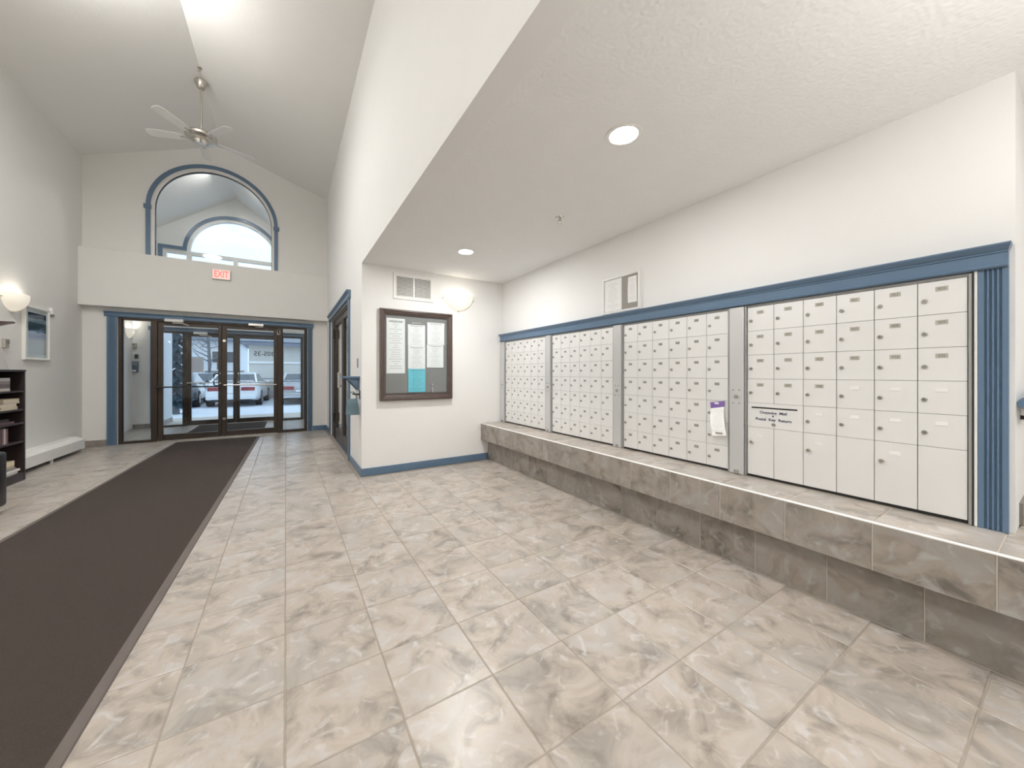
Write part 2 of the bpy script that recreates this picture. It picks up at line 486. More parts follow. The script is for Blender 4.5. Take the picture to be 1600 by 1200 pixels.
G = 0.0026
rest = MB()
cells = []
x_edges = [XL]; c = math.ceil((XL - TX0) / TILE + 0.1)
while TX0 + c * TILE < XK + 0.02:
    x_edges.append(TX0 + c * TILE); c += 1
x_edges.append(XK + 0.03)
y_edges = []; r = math.floor((YB - TY0) / TILE)
while TY0 + r * TILE < YO - 0.02:
    y_edges.append(TY0 + r * TILE); r += 1
y_edges.append(YO)
for i in range(len(x_edges) - 1):
    for j in range(len(y_edges) - 1):
        xa, xb, ya, yb = x_edges[i], x_edges[i + 1], y_edges[j], y_edges[j + 1]
        cx_, cy_ = (xa + xb) / 2, (ya + yb) / 2
        if cx_ > XC and cy_ > YN: continue                      # behind the notice wall
        dep = cx_ * math.sin(YAW) + cy_ * math.cos(YAW)
        lat = cx_ * math.cos(YAW) - cy_ * math.sin(YAW)
        seen = dep > 0.9 and abs(lat / dep) < 1.62 and cy_ < YD - 0.05
        under_mat = (-1.72 < xa and xb < -0.62 and cy_ < 8.2)
        cells.append((seen and not under_mat, -dep, xa, xb, ya, yb))
cells.sort(key=lambda q: (not q[0], -q[1]))
near = 0
for seen, nd, xa, xb, ya, yb in cells:
    w, d = xb - xa - 2 * G, yb - ya - 2 * G
    if w < 0.02 or d < 0.02: continue
    if seen and near < 300:
        o = D.objects.new('tile', tile_mesh(w, d)); COL.objects.link(o)
        o.parent = fl
        o.location = Vector(((xa + xb) / 2, (ya + yb) / 2, random.uniform(-0.0006, 0.0))) - WL[fl]
        near += 1
    else:
        rest.box(xa + G, xb - G, ya + G, yb - G, -0.008, -0.0004)
ro = rest.build('tile_field', 'tile', fl)
ro['kind'] = 'stuff'

# left wall
struct(box('wall_left', XL - 0.15, XL, YB, YO + 0.1, 0, 4.9, 'wall'), 'tall warm white wall on the left with sconce and picture', 'wall')
# vaulted ceiling: two slopes
sl = (ZR - ZL) / (XR - XL); sr = (ZR - ZW) / (XC - XR)
struct(MB().prism([(XL - 0.15, ZL - 0.15 * sl), (XR, ZR), (XR, ZR + 0.1), (XL - 0.15, ZL - 0.15 * sl + 0.1)], 'Y', YB, YD + 0.16).build('ceiling', 'ceil'), 'left slope of the white vaulted ceiling', 'ceiling')
struct(MB().prism([(XR, ZR), (XC + 0.15, ZW - 0.15 * sr), (XC + 0.15, ZW - 0.15 * sr + 0.1), (XR, ZR + 0.1)], 'Y', YB, YD + 0.16).build('ceiling', 'ceil'), 'right slope of the white vaulted ceiling meeting the bulkhead', 'ceiling')
# mail area ceiling
struct(box('ceiling', XC + 0.001, 4.75, YB, YN + 0.12, ZC, ZC + 0.12, 'ceil_tex'), 'flat textured white ceiling over the mail area', 'ceiling')
# bulkhead above the mail area opening
struct(box('wall_bulkhead', XC, XC + 0.13, YB, YN, ZC - 0.0005, 5.0, 'wall_r'), 'white bulkhead wall between the vault and the low ceiling', 'wall')
# side wall with opening for the side doors
SD0, SD1, SDZ = 5.50, 7.95, 2.235
mb = MB()
mb.box(XC, XC + 0.13, YN, SD0, 0, 5.0).box(XC, XC + 0.13, SD1, YD + 0.16, 0, 5.0).box(XC, XC + 0.13, SD0, SD1, SDZ, 5.0)
struct(mb.build('wall_side', 'wall_r'), 'white side wall holding the glazed side doors', 'wall')
# notice wall
struct(box('wall_notice', XC + 0.13, XM, YN, YN + 0.12, 0, ZC, 'wall_r'), 'white wall with the framed notice board', 'wall')
# mail wall and what is right of it
struct(box('wall_mail', XM, XM + 0.15, 0.168, YN + 0.12, 0, ZC, 'wall_r'), 'white wall behind the apartment mailboxes', 'wall')
struct(box('wall_return', XM + 0.15, 4.6, 0.168, 0.30, 0, ZC, 'wall_r'), 'white return wall past the end of the mailboxes', 'wall')
struct(box('wall_right', 4.6, 4.75, YB, 0.30, 0, ZC, 'wall_r'), 'white end wall of the raised passage', 'wall')
struct(box('wall_back', XL - 0.15, 4.75, YB - 0.15, YB, 0, 5.6, 'wall'), 'white wall behind the viewer', 'wall')
landing = struct(box('floor', XK + 0.035, 4.6, YB, 0.168, 0.0, ZS - 0.01, 'grout_l'), 'raised tiled landing past the mailboxes', 'floor')

# entrance wall with the arched window (wall_entrance) -----------------------------------------
FX0, FX1, FZ = -2.414, 0.38, 2.165      # storefront frame opening
AX, AR, AS, AB = -1.106, 0.905, 4.13, 3.22   # arch centre, hole radius, spring height, sill
def gable(x):
    return ZR - (XR - x) * sl if x < XR else ZR - (x - XR) * sr
def arch_pts(cx, r, zs, n=36, a0=PI, a1=0):
    return [(cx + r * math.cos(a0 + (a1 - a0) * i / n), zs + r * math.sin(a0 + (a1 - a0) * i / n)) for i in range(n + 1)]
def wall_with_hole(mb, x0, x1, zb, top, cols, sill, y0, y1):
    """cols: [(xa, za, xb, zb)] the hole's head; left and right of it solid"""
    def quadcol(xa, xb, la, lb, ta, tb):
        mb.prism([(xa, la), (xb, lb), (xb, tb), (xa, ta)], 'Y', y0, y1)
    hx0, hx1 = cols[0][0], cols[-1][2]
    for a, b in ((x0, hx0), (hx1, x1)):
        cuts = [a] + [q for q in (XR,) if a < q < b] + [b]
        for p, q in zip(cuts, cuts[1:]):
            quadcol(p, q, zb, zb, top(p), top(q))
    for xa, za, xb, zb_ in cols:
        quadcol(xa, xb, za, zb_, top(xa), top(xb))
    if sill > zb:
        mb.box(hx0, hx1, y0, y1, zb, sill)
mb = MB()
mb.box(XL, FX0, YD, YD + 0.16, 0, AB).box(FX1, XC, YD, YD + 0.16, 0, AB).box(FX0, FX1, YD, YD + 0.16, FZ, AB)
ap = arch_pts(AX, AR, AS)
cols = [(*ap[i], *ap[i + 1]) for i in range(len(ap) - 1)]
wall_with_hole(mb, XL, XC, AB, lambda x: gable(x) + 0.02, cols, AB, YD, YD + 0.16)
struct(mb.build('wall_entrance', 'wall'), 'entrance wall with the arched window over the doors', 'wall')
struct(box('wall_soffit', XL, XC, 8.56, YD, 2.312, 3.245, 'wall', bev=0.004), 'boxed soffit above the entrance doors with the exit sign', 'wall')

# outer (vestibule) wall with a palladian window
VX0, VX1 = -2.85, 0.77
VR, VRZ, VE = -1.04, 5.45, 4.15
vs_ = (VRZ - VE) / (VR - VX0)
def vgable(x):
    return VRZ - abs(x - VR) * vs_
mb = MB()
mb.box(VX0, FX0, YO, YO + 0.16, 0, 3.3).box(FX1, VX1, YO, YO + 0.16, 0, 3.3).box(FX0, FX1, YO, YO + 0.16, FZ, 3.3)
PR, PS, PX0, PX1 = 0.89, 4.03, -2.34, 0.26
cols = [(PX0, PS, VR - PR, PS)]
ap = arch_pts(VR, PR, PS)
cols += [(*ap[i], *ap[i + 1]) for i in range(len(ap) - 1)]
cols += [(VR + PR, PS, PX1, PS)]
def vg_wall(mb, x0, x1):
    for a, b in ((x0, PX0), (PX1, x1)):
        mb.prism([(a, 3.3), (b, 3.3), (b, vgable(b) + .02), (a, vgable(a) + .02)], 'Y', YO, YO + .16)
    for xa, za, xb, zb_ in cols:
        mb.prism([(xa, za), (xb, zb_), (xb, vgable(xb) + .02), (xa, vgable(xa) + .02)], 'Y', YO, YO + .16)
vg_wall(mb, VX0, VX1)
struct(mb.build('wall_vestibule_front', 'wall'), 'outer vestibule wall with the second arched window', 'wall')
struct(box('wall_vestibule_right', VX1, VX1 + 0.12, YD + 0.16, YO + 0.16, 0, 4.3, 'wall'), 'right wall of the vestibule', 'wall')
struct(MB().box(VX0 - 0.03, VX0, YD + 0.16, YO + 0.16, 0, 4.3).build('wall_vestibule_left', 'wall'), 'left wall of the vestibule with sconce and framed notice', 'wall')
for s_, lb in ((-1, 'left slope of the vestibule and porch ceiling'), (1, 'right slope of the vestibule and porch ceiling')):
    xe = VR + s_ * 2.1
    struct(MB().prism([(VR, VRZ), (xe, vgable(xe)), (xe, vgable(xe) + 0.1), (VR, VRZ + 0.1)], 'Y', YD + 0.16, YO + 1.0).build('ceiling', 'ceil'), lb, 'ceiling')

# room behind the side doors
mb = MB()
mb.box(3.0, 3.1, YN + 0.12, 9.0, 0, 2.6).box(XC + 0.13, 3.0, 8.9, 9.0, 0, 2.6)
struct(mb.build('wall_corridor', 'wall_r'), 'white corridor walls seen through the side doors', 'wall')
struct(box('ceiling', XC + 0.13, 3.1, YN + 0.12, 9.0, 2.6, 2.7, 'ceil'), 'ceiling of the corridor behind the side doors', 'ceiling')
area_light('corridor_fill', (1.9, 6.8, 2.58), 26, 0.5, (1, 0.97, 0.92))  # added area light without a fitting, brightens the corridor

# baseboards
def bb(name, x0, x1, y0, y1, mat, label, z=0.092):
    struct(box(name, x0, x1, y0, y1, 0.0, z, mat, bev=0.003), label, 'baseboard')
bb('baseboard_notice', XC - 0.014, XK, YN - 0.014, YN, 'blue', 'blue baseboard along the notice wall')
bb('baseboard_side_near', XC - 0.014, XC, YN + 0.001, SD0 - 0.115, 'blue', 'short blue baseboard between the corner and the side doors')
bb('baseboard_side_far', XC - 0.014, XC, SD1 + 0.115, YD, 'blue', 'short blue baseboard past the side doors')
bb('baseboard_entrance', 0.475, XC - 0.014, YD - 0.014, YD, 'blue', 'blue baseboard right of the entrance doors', 0.10)
bb('baseboard_left', XL, XL + 0.012, YB, YD, 'base_tile', 'brown tile baseboard along the left wall', 0.09)
bb('baseboard_corner', XL + 0.012, -2.545, YD - 0.012, YD, 'base_tile', 'brown tile baseboard left of the entrance doors', 0.10)
bb('baseboard_vestibule', VX0, VX0 + 0.012, YD + 0.16, YO, 'base_tile', 'brown tile baseboard on the vestibule left wall', 0.10)
bb('baseboard_vestibule_front', VX0 + 0.012, -2.545, YO - 0.012, YO, 'base_tile', 'brown tile baseboard left of the outer doors', 0.10)

# ---------------------------------------------------------------- storefronts
def storefront(Y, di, wi, ti, where, who):
    """dark bronze frame with two sidelights and a pair of glazed doors; Y is the room-side wall face"""
    y0, y1 = Y + 0.015, Y + 0.115
    fr = thing('trim_%d' % ti, (0, Y, 0), 'dark bronze aluminium frame of the %s' % where, 'frame', kind='structure')
    def fb(n, *a): box(n, *a, 'bronze', fr, 0.003)
    fb('jamb', FX0, -2.372, y0, y1, 0, FZ); fb('jamb', 0.338, FX1, y0, y1, 0, FZ)
    fb('mullion', -2.005, -1.930, y0, y1, 0, FZ - 0.03); fb('mullion', -0.146, -0.068, y0, y1, 0, FZ - 0.03)
    fb('head', -2.372, 0.338, y0, y1, 2.125, FZ)
    fb('sill', -2.372, -2.005, y0, y1, 0, 0.038); fb('sill', -0.068, 0.338, y0, y1, 0, 0.052)
    box('threshold', -1.930, -0.146, y0 - 0.03, y1, 0.0, 0.012, 'chrome', fr, 0.003)
    for k, (a, b, zb, side) in enumerate(((-2.372, -2.005, 0.038, 'left'), (-0.068, 0.338, 0.052, 'right'))):
        w = thing('window_%d' % (wi + k), ((a + b) / 2, Y, 0), 'tall glazed sidelight %s of the %s' % (side, who), 'window', kind='structure')
        box('pane', a + 0.002, b - 0.002, Y + 0.055, Y + 0.063, zb, 2.123, 'glass', w)
        for aa, bb_ in ((a, a + 0.012), (b - 0.012, b)):
            box('glazing_bead', aa, bb_, Y + 0.045, Y + 0.073, zb, 2.123, 'black', w)
    out = []
    for k, (a, b, ga, gb, side) in enumerate(((-1.928, -1.037, -1.860, -1.090, 'left'), (-1.033, -0.148, -0.960, -0.212, 'right'))):
        d = thing('door_%d' % (di + k), ((a + b) / 2, Y, 0), '%s glazed leaf of the %s' % (side, who), 'door', kind='structure')
        yy0, yy1 = Y + 0.035, Y + 0.085
        box('stile', a, ga, yy0, yy1, 0.014, 2.122, 'bronze', d, 0.004)
        box('stile', gb, b, yy0, yy1, 0.014, 2.122, 'bronze', d, 0.004)
        box('rail', ga, gb, yy0, yy1, 2.066, 2.122, 'bronze', d, 0.003)
        box('rail', ga, gb, yy0, yy1, 0.014, 0.112, 'bronze', d, 0.003)
        box('pane', ga, gb, Y + 0.056, Y + 0.064, 0.112, 2.066, 'glass', d)
        out.append((d, a, b, ga, gb))
    # blue casing: fluted legs and a crown header
    cs = thing('trim_%d' % (ti + 1), (0, Y, 0), 'blue painted casing around the %s' % where, 'trim', kind='structure')
    fluted(cs, -2.540, -2.418, Y, 0.0, FZ + 0.002, 'blue')
    fluted(cs, 0.384, 0.470, Y, 0.0, FZ + 0.002, 'blue')
    MB().prism([(Y, FZ + 0.002), (Y - 0.028, FZ + 0.002), (Y - 0.032, FZ + 0.014), (Y - 0.026, FZ + 0.022), (Y - 0.026, FZ + 0.05), (Y - 0.034, FZ + 0.06), (Y - 0.05, FZ + 0.075), (Y - 0.05, FZ + 0.084), (Y, FZ + 0.084)], 'X', -2.570, 0.490).build('header', 'blue', cs)
    return out

def fluted(parent, x0, x1, Y, z0, z1, mat, d=0.022, n=4):
    """vertical casing on a wall facing -y, with n grooves"""
    w = x1 - x0
    pts = [(x0, Y), (x0, Y - d)]
    m = w * 0.16; p = (w - 2 * m) / n
    for i in range(n):
        a = x0 + m + i * p
        pts += [(a + p * 0.22, Y - d), (a + p * 0.36, Y - d * 0.55), (a + p * 0.64, Y - d * 0.55), (a + p * 0.78, Y - d)]
    pts += [(x1, Y - d), (x1, Y)]
    return MB().prism(pts, 'Z', z0, z1).build('casing_leg', mat, parent)

inner = storefront(YD, 1, 1, 1, 'lobby entrance doors', 'inner entrance')
outer = storefront(YO, 3, 3, 3, 'outer vestibule doors', 'outer entrance')

def closer(door, x0, x1, y, z, mat='white_paint'):
    c = MB().box(x0, x1, y - 0.06, y, z, z + 0.052, 0.006).build('door_closer', mat, door)
    MB().tube([(x0 + (x1 - x0) * .42, y - 0.03, z + 0.002), (x0 + (x1 - x0) * .48, y - 0.055, z - 0.022), (x1 - 0.01, y - 0.14, z - 0.026), (x1 + 0.07, y - 0.03, z - 0.048)], 0.008).build('closer_arm', mat, c)
def push_bar(door, a, b, y, z, mat):
    p = MB().cyl((a, y - 0.06, z), (b, y - 0.06, z), 0.013, n=12).build('push_bar', mat, door, True)
    for x in (a + 0.01, b - 0.01):
        MB().cyl((x, y - 0.06, z), (x, y, z), 0.012, n=10).build('bar_bracket', mat, p)
def pull(door, x, y, z0, z1, out_, mat):
    MB().tube([(x, y, z1), (x, y - out_ * .8, z1), (x, y - out_, z1 - 0.02), (x, y - out_, z0 + 0.02), (x, y - out_ * .8, z0), (x, y, z0)], 0.011, 10).build('pull_handle', mat, door, True)
dl, dr = inner[0][0], inner[1][0]
closer(dl, -1.828, -1.575, YD + 0.02, 2.128)
closer(dr, -0.624, -0.376, YD + 0.02, 2.138, 'chrome')
push_bar(dl, -1.95, -1.06, YD + 0.03, 0.962, 'black')
push_bar(dr, -1.00, -0.16, YD + 0.03, 0.985, 'chrome')
MB().tube([(-1.066, YD + .035, 1.20), (-1.13, YD + .02, 1.205), (-1.15, YD + .01, 1.18), (-1.15, YD + .01, 1.0), (-1.13, YD + .02, 0.975), (-1.066, YD + .035, 0.98)], 0.012, 10).build('pull_handle', 'black', dl, True)
for z in (1.83, 0.345):
    MB().cyl((-0.998, YD + 0.02, z), (-0.998, YD + 0.036, z), 0.026, n=16).build('flush_bolt', 'chrome', dr, True)
for z in (1.205, 1.02, 0.83, 0.70):
    MB().cyl((-1.062, YD + 0.025, z), (-1.062, YD + 0.036, z), 0.011 if z > 1 else 0.008, n=12).build('lock_cylinder', 'chrome' if z > 1 else 'bronze', dl, True)
MB().tube([(-0.155, YD, 2.085), (-0.15, YD - .02, 2.05), (-0.145, YD - .03, 2.0), (-0.125, YD - .03, 1.985), (-0.105, YD - .02, 2.01), (-0.105, YD, 2.09)], 0.006).build('hold_open_hook', 'chrome', dr, True)
ol, orr = outer[0][0], outer[1][0]
closer(ol, -1.812, -1.561, YO + 0.02, 2.118)
push_bar(ol, -1.93, -1.08, YO + 0.03, 0.99, 'chrome')
push_bar(orr, -1.00, -0.17, YO + 0.03, 0.99, 'chrome')
pull(ol, -1.075, YO + .035, 1.0, 1.22, 0.07, 'chrome'); pull(orr, -0.985, YO + .035, 1.0, 1.22, 0.07, 'chrome')
text('house_number', '2305-35', 0.155, (-0.43, YO + 0.0665, 1.70), (PI / 2, 0, PI), 'black', orr, extrude=0.0008, bold=0.002)
tag(box('door_notice', -1.93, -1.64, YO + 0.046, YO + 0.054, 1.235, 1.595, 'plain_paper'), 'blank white sheet taped to the outer left door glass', 'notice')
# small side sheet in the same door glass
tag(box('door_notice', -1.40, -1.24, YO + 0.048, YO + 0.0555, 1.30, 1.56, 'felt_b'), 'grey-green card on the outer left door glass', 'notice')

# ---------------------------------------------------------------- arched windows
def leg_arch(cx, r, zs, zb, n=36):
    return [(cx - r, zb)] + arch_pts(cx, r, zs, n) + [(cx + r, zb)]
w = thing('window_5', (AX, YD, AB), 'large round-topped window with slate blue trim above the soffit', 'window', kind='structure')
MB().band(leg_arch(AX, 0.903, AS, AB), leg_arch(AX, 0.965, AS, AB), YD - 0.022, YD).build('arch_trim', 'blue', w)
for s_ in (-1, 1):
    xx = AX + s_ * 0.94
    box('trim_block', xx - 0.05, xx + 0.05, YD - 0.034, YD, AS - 0.045, AS + 0.03, 'blue', w, 0.004)
MB().band(leg_arch(AX, 0.862, AS, AB), leg_arch(AX, 0.905, AS, AB), YD + 0.03, YD + 0.13).build('window_frame', 'white_paint', w)
MB().band(leg_arch(AX, 0.853, AS, AB), leg_arch(AX, 0.8625, AS, AB), YD + 0.06, YD + 0.10).build('gasket', 'black', w)
MB().prism(leg_arch(AX, 0.855, AS, AB), 'Y', YD + 0.075, YD + 0.083).build('pane', 'glass', w)

w = thing('window_6', (VR, YO, 3.3), 'half-round window with side transoms on the outer vestibule wall', 'window', kind='structure')
def palladian(r, inset, zb):
    zt = PS + (r - PR)
    x0, x1 = PX0 + inset, PX1 - inset
    return [(x0, zb), (x0, zt)] + [(VR - r, zt)] + arch_pts(VR, r, PS)[1:-1] + [(VR + r, zt)] + [(x1, zt), (x1, zb)]
MB().band(palladian(PR, 0.0, 3.3), palladian(PR + 0.075, -0.075, 3.3), YO - 0.02, YO).build('arch_trim', 'blue', w)
MB().band(palladian(PR - 0.055, 0.055, 3.3), palladian(PR, 0.0, 3.3), YO + 0.02, YO + 0.12).build('window_frame', 'white_paint', w)
box('transom_bar', PX0, PX1, YO + 0.03, YO + 0.11, 3.945, 4.03, 'white_paint', w)
for x in (VR - 0.86, VR, VR + 0.86):
    box('mullion', x - 0.045, x + 0.045, YO + 0.03, YO + 0.11, 3.3, 3.945, 'white_paint', w)
box('sill_bar', PX0, PX1, YO + 0.02, YO + 0.12, 3.3, 3.36, 'white_paint', w)
MB().prism(palladian(PR - 0.05, 0.05, 3.33), 'Y', YO + 0.066, YO + 0.074).build('pane', 'glass', w)

# ---------------------------------------------------------------- side doors on the right wall
fr = thing('trim_5', (XC, SD0, 0), 'dark bronze frame of the side doors', 'frame', kind='structure')
fa, fb_ = XC + 0.02, XC + 0.11
box('jamb', fa, fb_, SD0, SD0 + 0.05, 0, SDZ, 'bronze', fr, .003); box('jamb', fa, fb_, SD1 - 0.38, SD1, 0, SDZ, 'bronze', fr, .003)
box('head', fa, fb_, SD0 + .05, SD1 - .38, SDZ - 0.05, SDZ, 'bronze', fr, .003)
box('threshold', fa - 0.02, fb_, SD0 + .05, SD1 - .38, 0.0, 0.014, 'chrome', fr, .003)
for k, (a, b, nm) in enumerate(((SD0 + 0.053, 6.498, 'near'), (6.502, SD1 - 0.383, 'far'))):
    d = thing('door_%d' % (5 + k), (XC, (a + b) / 2, 0), '%s glazed leaf of the side doors' % nm, 'door', kind='structure')
    xa, xb = XC + 0.035, XC + 0.085
    z1 = SDZ - 0.052
    box('stile', xa, xb, a, a + 0.10, 0.016, z1, 'bronze', d, .004); box('stile', xa, xb, b - 0.10, b, 0.016, z1, 'bronze', d, .004)
    box('rail', xa, xb, a + .1, b - .1, z1 - 0.10, z1, 'bronze', d, .003); box('rail', xa, xb, a + .1, b - .1, 0.016, 0.20, 'bronze', d, .003)
    box('pane', XC + 0.056, XC + 0.064, a + .1, b - .1, 0.20, z1 - 0.10, 'glass', d)
    hy = a + 0.02 if k == 0 else b - 0.02
    for z in (0.30, 1.86):
        box('hinge', xa - 0.03, xa + 0.002, hy - 0.03, hy + 0.03, z, z + 0.17, 'black', d, .003)
    py = 6.44 if k == 0 else 6.56
    MB().cyl((xa - 0.055, py, 0.97), (xa - 0.055, py, 1.22), 0.014, n=12).cyl((xa - 0.055, py, 1.0), (xa, py, 1.0), 0.010, n=10).cyl((xa - 0.055, py, 1.19), (xa, py, 1.19), 0.010, n=10).build('pull_handle', 'chrome', d, True)
cs = thing('trim_6', (XC, SD0, 0), 'blue painted casing around the side doors', 'trim', kind='structure')
for a, b in ((SD0 - 0.11, SD0), (SD1, SD1 + 0.11)):
    pts = [(XC, a), (XC - 0.022, a)]
    p = (b - a) / 5
    for i in range(4):
        q = a + 0.5 * p + i * p
        pts += [(XC - .022, q + p * .22), (XC - .012, q + p * .36), (XC - .012, q + p * .64), (XC - .022, q + p * .78)]
    pts += [(XC - 0.022, b), (XC, b)]
    MB().prism(pts, 'Z', 0, SDZ + 0.005).build('casing_leg', 'blue', cs)
z = SDZ + 0.005
MB().prism([(XC, z), (XC - .028, z), (XC - .032, z + .014), (XC - .026, z + .022), (XC - .026, z + .06), (XC - .036, z + .075), (XC - .056, z + .095), (XC - .056, z + .108), (XC, z + .108)], 'Y', SD0 - 0.155, SD1 + 0.155).build('header', 'blue', cs)
tag(box('door_notice', XC + 0.046, XC + 0.054, 5.72, 6.06, 0.95, 1.52, 'plain_paper'), 'white sheet taped to the near side door glass', 'notice')

# ---------------------------------------------------------------- entrance mat
mt_ = thing('entrance_mat', (-1.16, 2.9, 0), 'long dark brown carpet runner leading to the entrance doors', 'mat')
mt_.rotation_euler = (0, 0, -math.radians(1.35))
WL[mt_] = Vector((0, 0, 0))
MB().box(-0.575, 0.575, -5.6, 5.50, 0.0, 0.010, 0.003).build('carpet', 'mat', mt_)
MB().frame(-0.61, 0.61, -5.635, 5.535, [(0, 0.0005), (0.004, 0.006), (0.03, 0.0105), (0.040, 0.0105), (0.040, 0.0005)], lambda u, v, dd: (u, v, dd)).build('rubber_border', 'rubber', mt_)
tag(box('entrance_mat', -1.70, -0.40, 9.05, 10.9, 0.0, 0.010, 'mat', bev=0.003), 'dark carpet mat inside the vestibule', 'mat')

# ---------------------------------------------------------------- tiled bench under the mailboxes
bench = thing('tiled_bench', (XM, 2.2, 0), 'long tiled bench ledge running under the mailboxes', 'bench')
BY0, BY1 = YB + 0.02, YN - 0.001
MB().prism([(XK + 0.004, 0.0), (XM - 0.001, 0.0), (XM - 0.001, ZS - 0.003), (XS + 0.003, ZS - 0.003), (XS + 0.003, 0.289), (XK + 0.004, 0.289)], 'Y', 0.169, BY1).build('bench_core', 'grout_l', bench)
MB().prism([(XK + 0.004, 0.0), (XK + 0.034, 0.0), (XK + 0.034, ZS - 0.003), (XS + 0.003, ZS - 0.003), (XS + 0.003, 0.289), (XK + 0.004, 0.289)], 'Y', BY0, 0.1685).build('landing_edge', 'grout_l', landing)
cache = {}
def slab(w, d, h, mat):
    key = (round(w, 3), round(d, 3), round(h, 3), mat)
    if key not in cache:
        cache[key] = MB().box(-w / 2, w / 2, -d / 2, d / 2, -h / 2, h / 2, 0.0018).mesh('bench_tile', mat, center=(0, 0, 0))[0]
    return cache[key]
def put(name, me, c, parent):
    o = D.objects.new(name, me); COL.objects.link(o); o.parent = parent
    o.location = Vector(c) - WL[parent]
    return o
def runs(y0, pitch):
    ys = [BY1]; k = math.floor((BY1 - y0 - 0.02) / pitch)
    while y0 + k * pitch > BY0 + 0.02:
        ys.append(y0 + k * pitch); k -= 1
    ys.append(BY0)
    return list(zip(ys[1:], ys[:-1]))
g = 0.0024
for a, b in runs(0.187, 0.3465):
    host = bench if b > 0.2 else landing
    put('face_tile', slab(0.010, b - a - 2 * g, ZS - 0.289 - 0.004, 'tile_shaded'), (XS + 0.005, (a + b) / 2, (ZS + 0.289) / 2 - 0.002), host)
    wt = (XM - 0.001 - XS - 0.014) if b > 0.2 else 0.45
    put('top_tile', slab(wt, b - a - 2 * g, 0.010, 'tile'), (XS + 0.0135 + wt / 2, (a + b) / 2, ZS - 0.005), host)
    if host is landing:
        for q in range(6):
            if b < 0.19 and XS + 0.468 + q * 0.3465 < 4.3:
                put('top_tile', slab(0.342, b - a - 2 * g - (0.02 if b > 0.18 else 0), 0.010, 'tile'), (XS + 0.0135 + 0.455 + q * 0.3465 + 0.171, (a + b) / 2 - (0.01 if b > 0.18 else 0), ZS - 0.005), landing)
for a, b in runs(0.394 - 0.345 * 3, 0.3435):
    put('kick_tile', slab(0.010, b - a - 2 * g, 0.283, 'tile_shaded'), (XK + 0.006, (a + b) / 2, 0.1465), bench if a > 0.0 else landing)
MB().prism([(XS - 0.001, ZS - 0.008), (XS + 0.009, ZS - 0.008), (XS + 0.009, ZS + 0.0005), (XS + 0.003, ZS + 0.0005), (XS - 0.001, ZS - 0.003)], 'Y', 0.187, BY1).build('edge_strip', 'white_pl', bench)
MB().prism([(XS - 0.001, ZS - 0.008), (XS + 0.009, ZS - 0.008), (XS + 0.009, ZS + 0.0005), (XS + 0.003, ZS + 0.0005), (XS - 0.001, ZS - 0.003)], 'Y', BY0, 0.187).build('edge_strip', 'white_pl', landing)
struct(box('baseboard_return', XM + 0.16, 4.58, 0.157, 0.168, ZS + 0.002, ZS + 0.10, 'base_tile'), 'brown tile baseboard on the return wall', 'baseboard')

# ---------------------------------------------------------------- mailboxes
ROW, RZ0 = 0.15857, 0.532
UW = 0.926
units = [(3.445, 'far'), (2.393, 'second'), (1.344, 'third'), (0.293, 'near')]
XF = XM - 0.020        # door face
def tri(mb): return mb
CWID = UW / 6
door_me = MB().box(-0.006, 0.006, -CWID / 2 + 0.0015, CWID / 2 - 0.0015, -ROW / 2 + 0.0009, ROW / 2 - 0.0009, 0.0008).mesh('mailbox_door', 'alu', center=(0, 0, 0))[0]
lock_me = MB().lathe([(0.0001, -0.004), (0.0102, -0.004), (0.0102, 0.004), (0.0085, 0.0055), (0.0001, 0.0055)], (0, 0, 0), 14).mesh('lock', 'lock_metal', True, center=(0, 0, 0))[0]
key_me = MB().box(-0.0011, 0.0011, -0.004, 0.003, 0.0, 0.0008).mesh('keyhole', 'black', center=(0, 0, 0))[0]
plate_me = MB().box(-0.0012, 0.0012, -0.0195, 0.0195, -0.0105, 0.0105, 0.0004).mesh('number_plate', 'plate', center=(0, 0, 0))[0]
plate_d_me = MB().box(-0.0012, 0.0012, -0.0165, 0.0165, -0.0095, 0.0095, 0.0004).mesh('number_plate', 'plate_d', center=(0, 0, 0))[0]
holder_me = MB().box(-0.0012, 0.0012, -0.0195, 0.0195, -0.0085, 0.0085, 0.0004).mesh('name_holder', 'white_pl', center=(0, 0, 0))[0]
labels = ['farthest mailbox cabinet, six by seven silver doors beside the notice wall', 'second mailbox cabinet from the notice wall, six by seven silver doors',
          'third mailbox cabinet with the purple flyer stuck in a door', 'nearest mailbox cabinet with the outgoing mail slot and parcel lockers']
ROTF = (0, -PI / 2, 0)       # local z towards -x
def child(name, me, parent, loc, rot=None):
    o = D.objects.new(name, me); COL.objects.link(o); o.parent = parent; o.location = loc
    if rot: o.rotation_euler = rot
    return o
cab = []
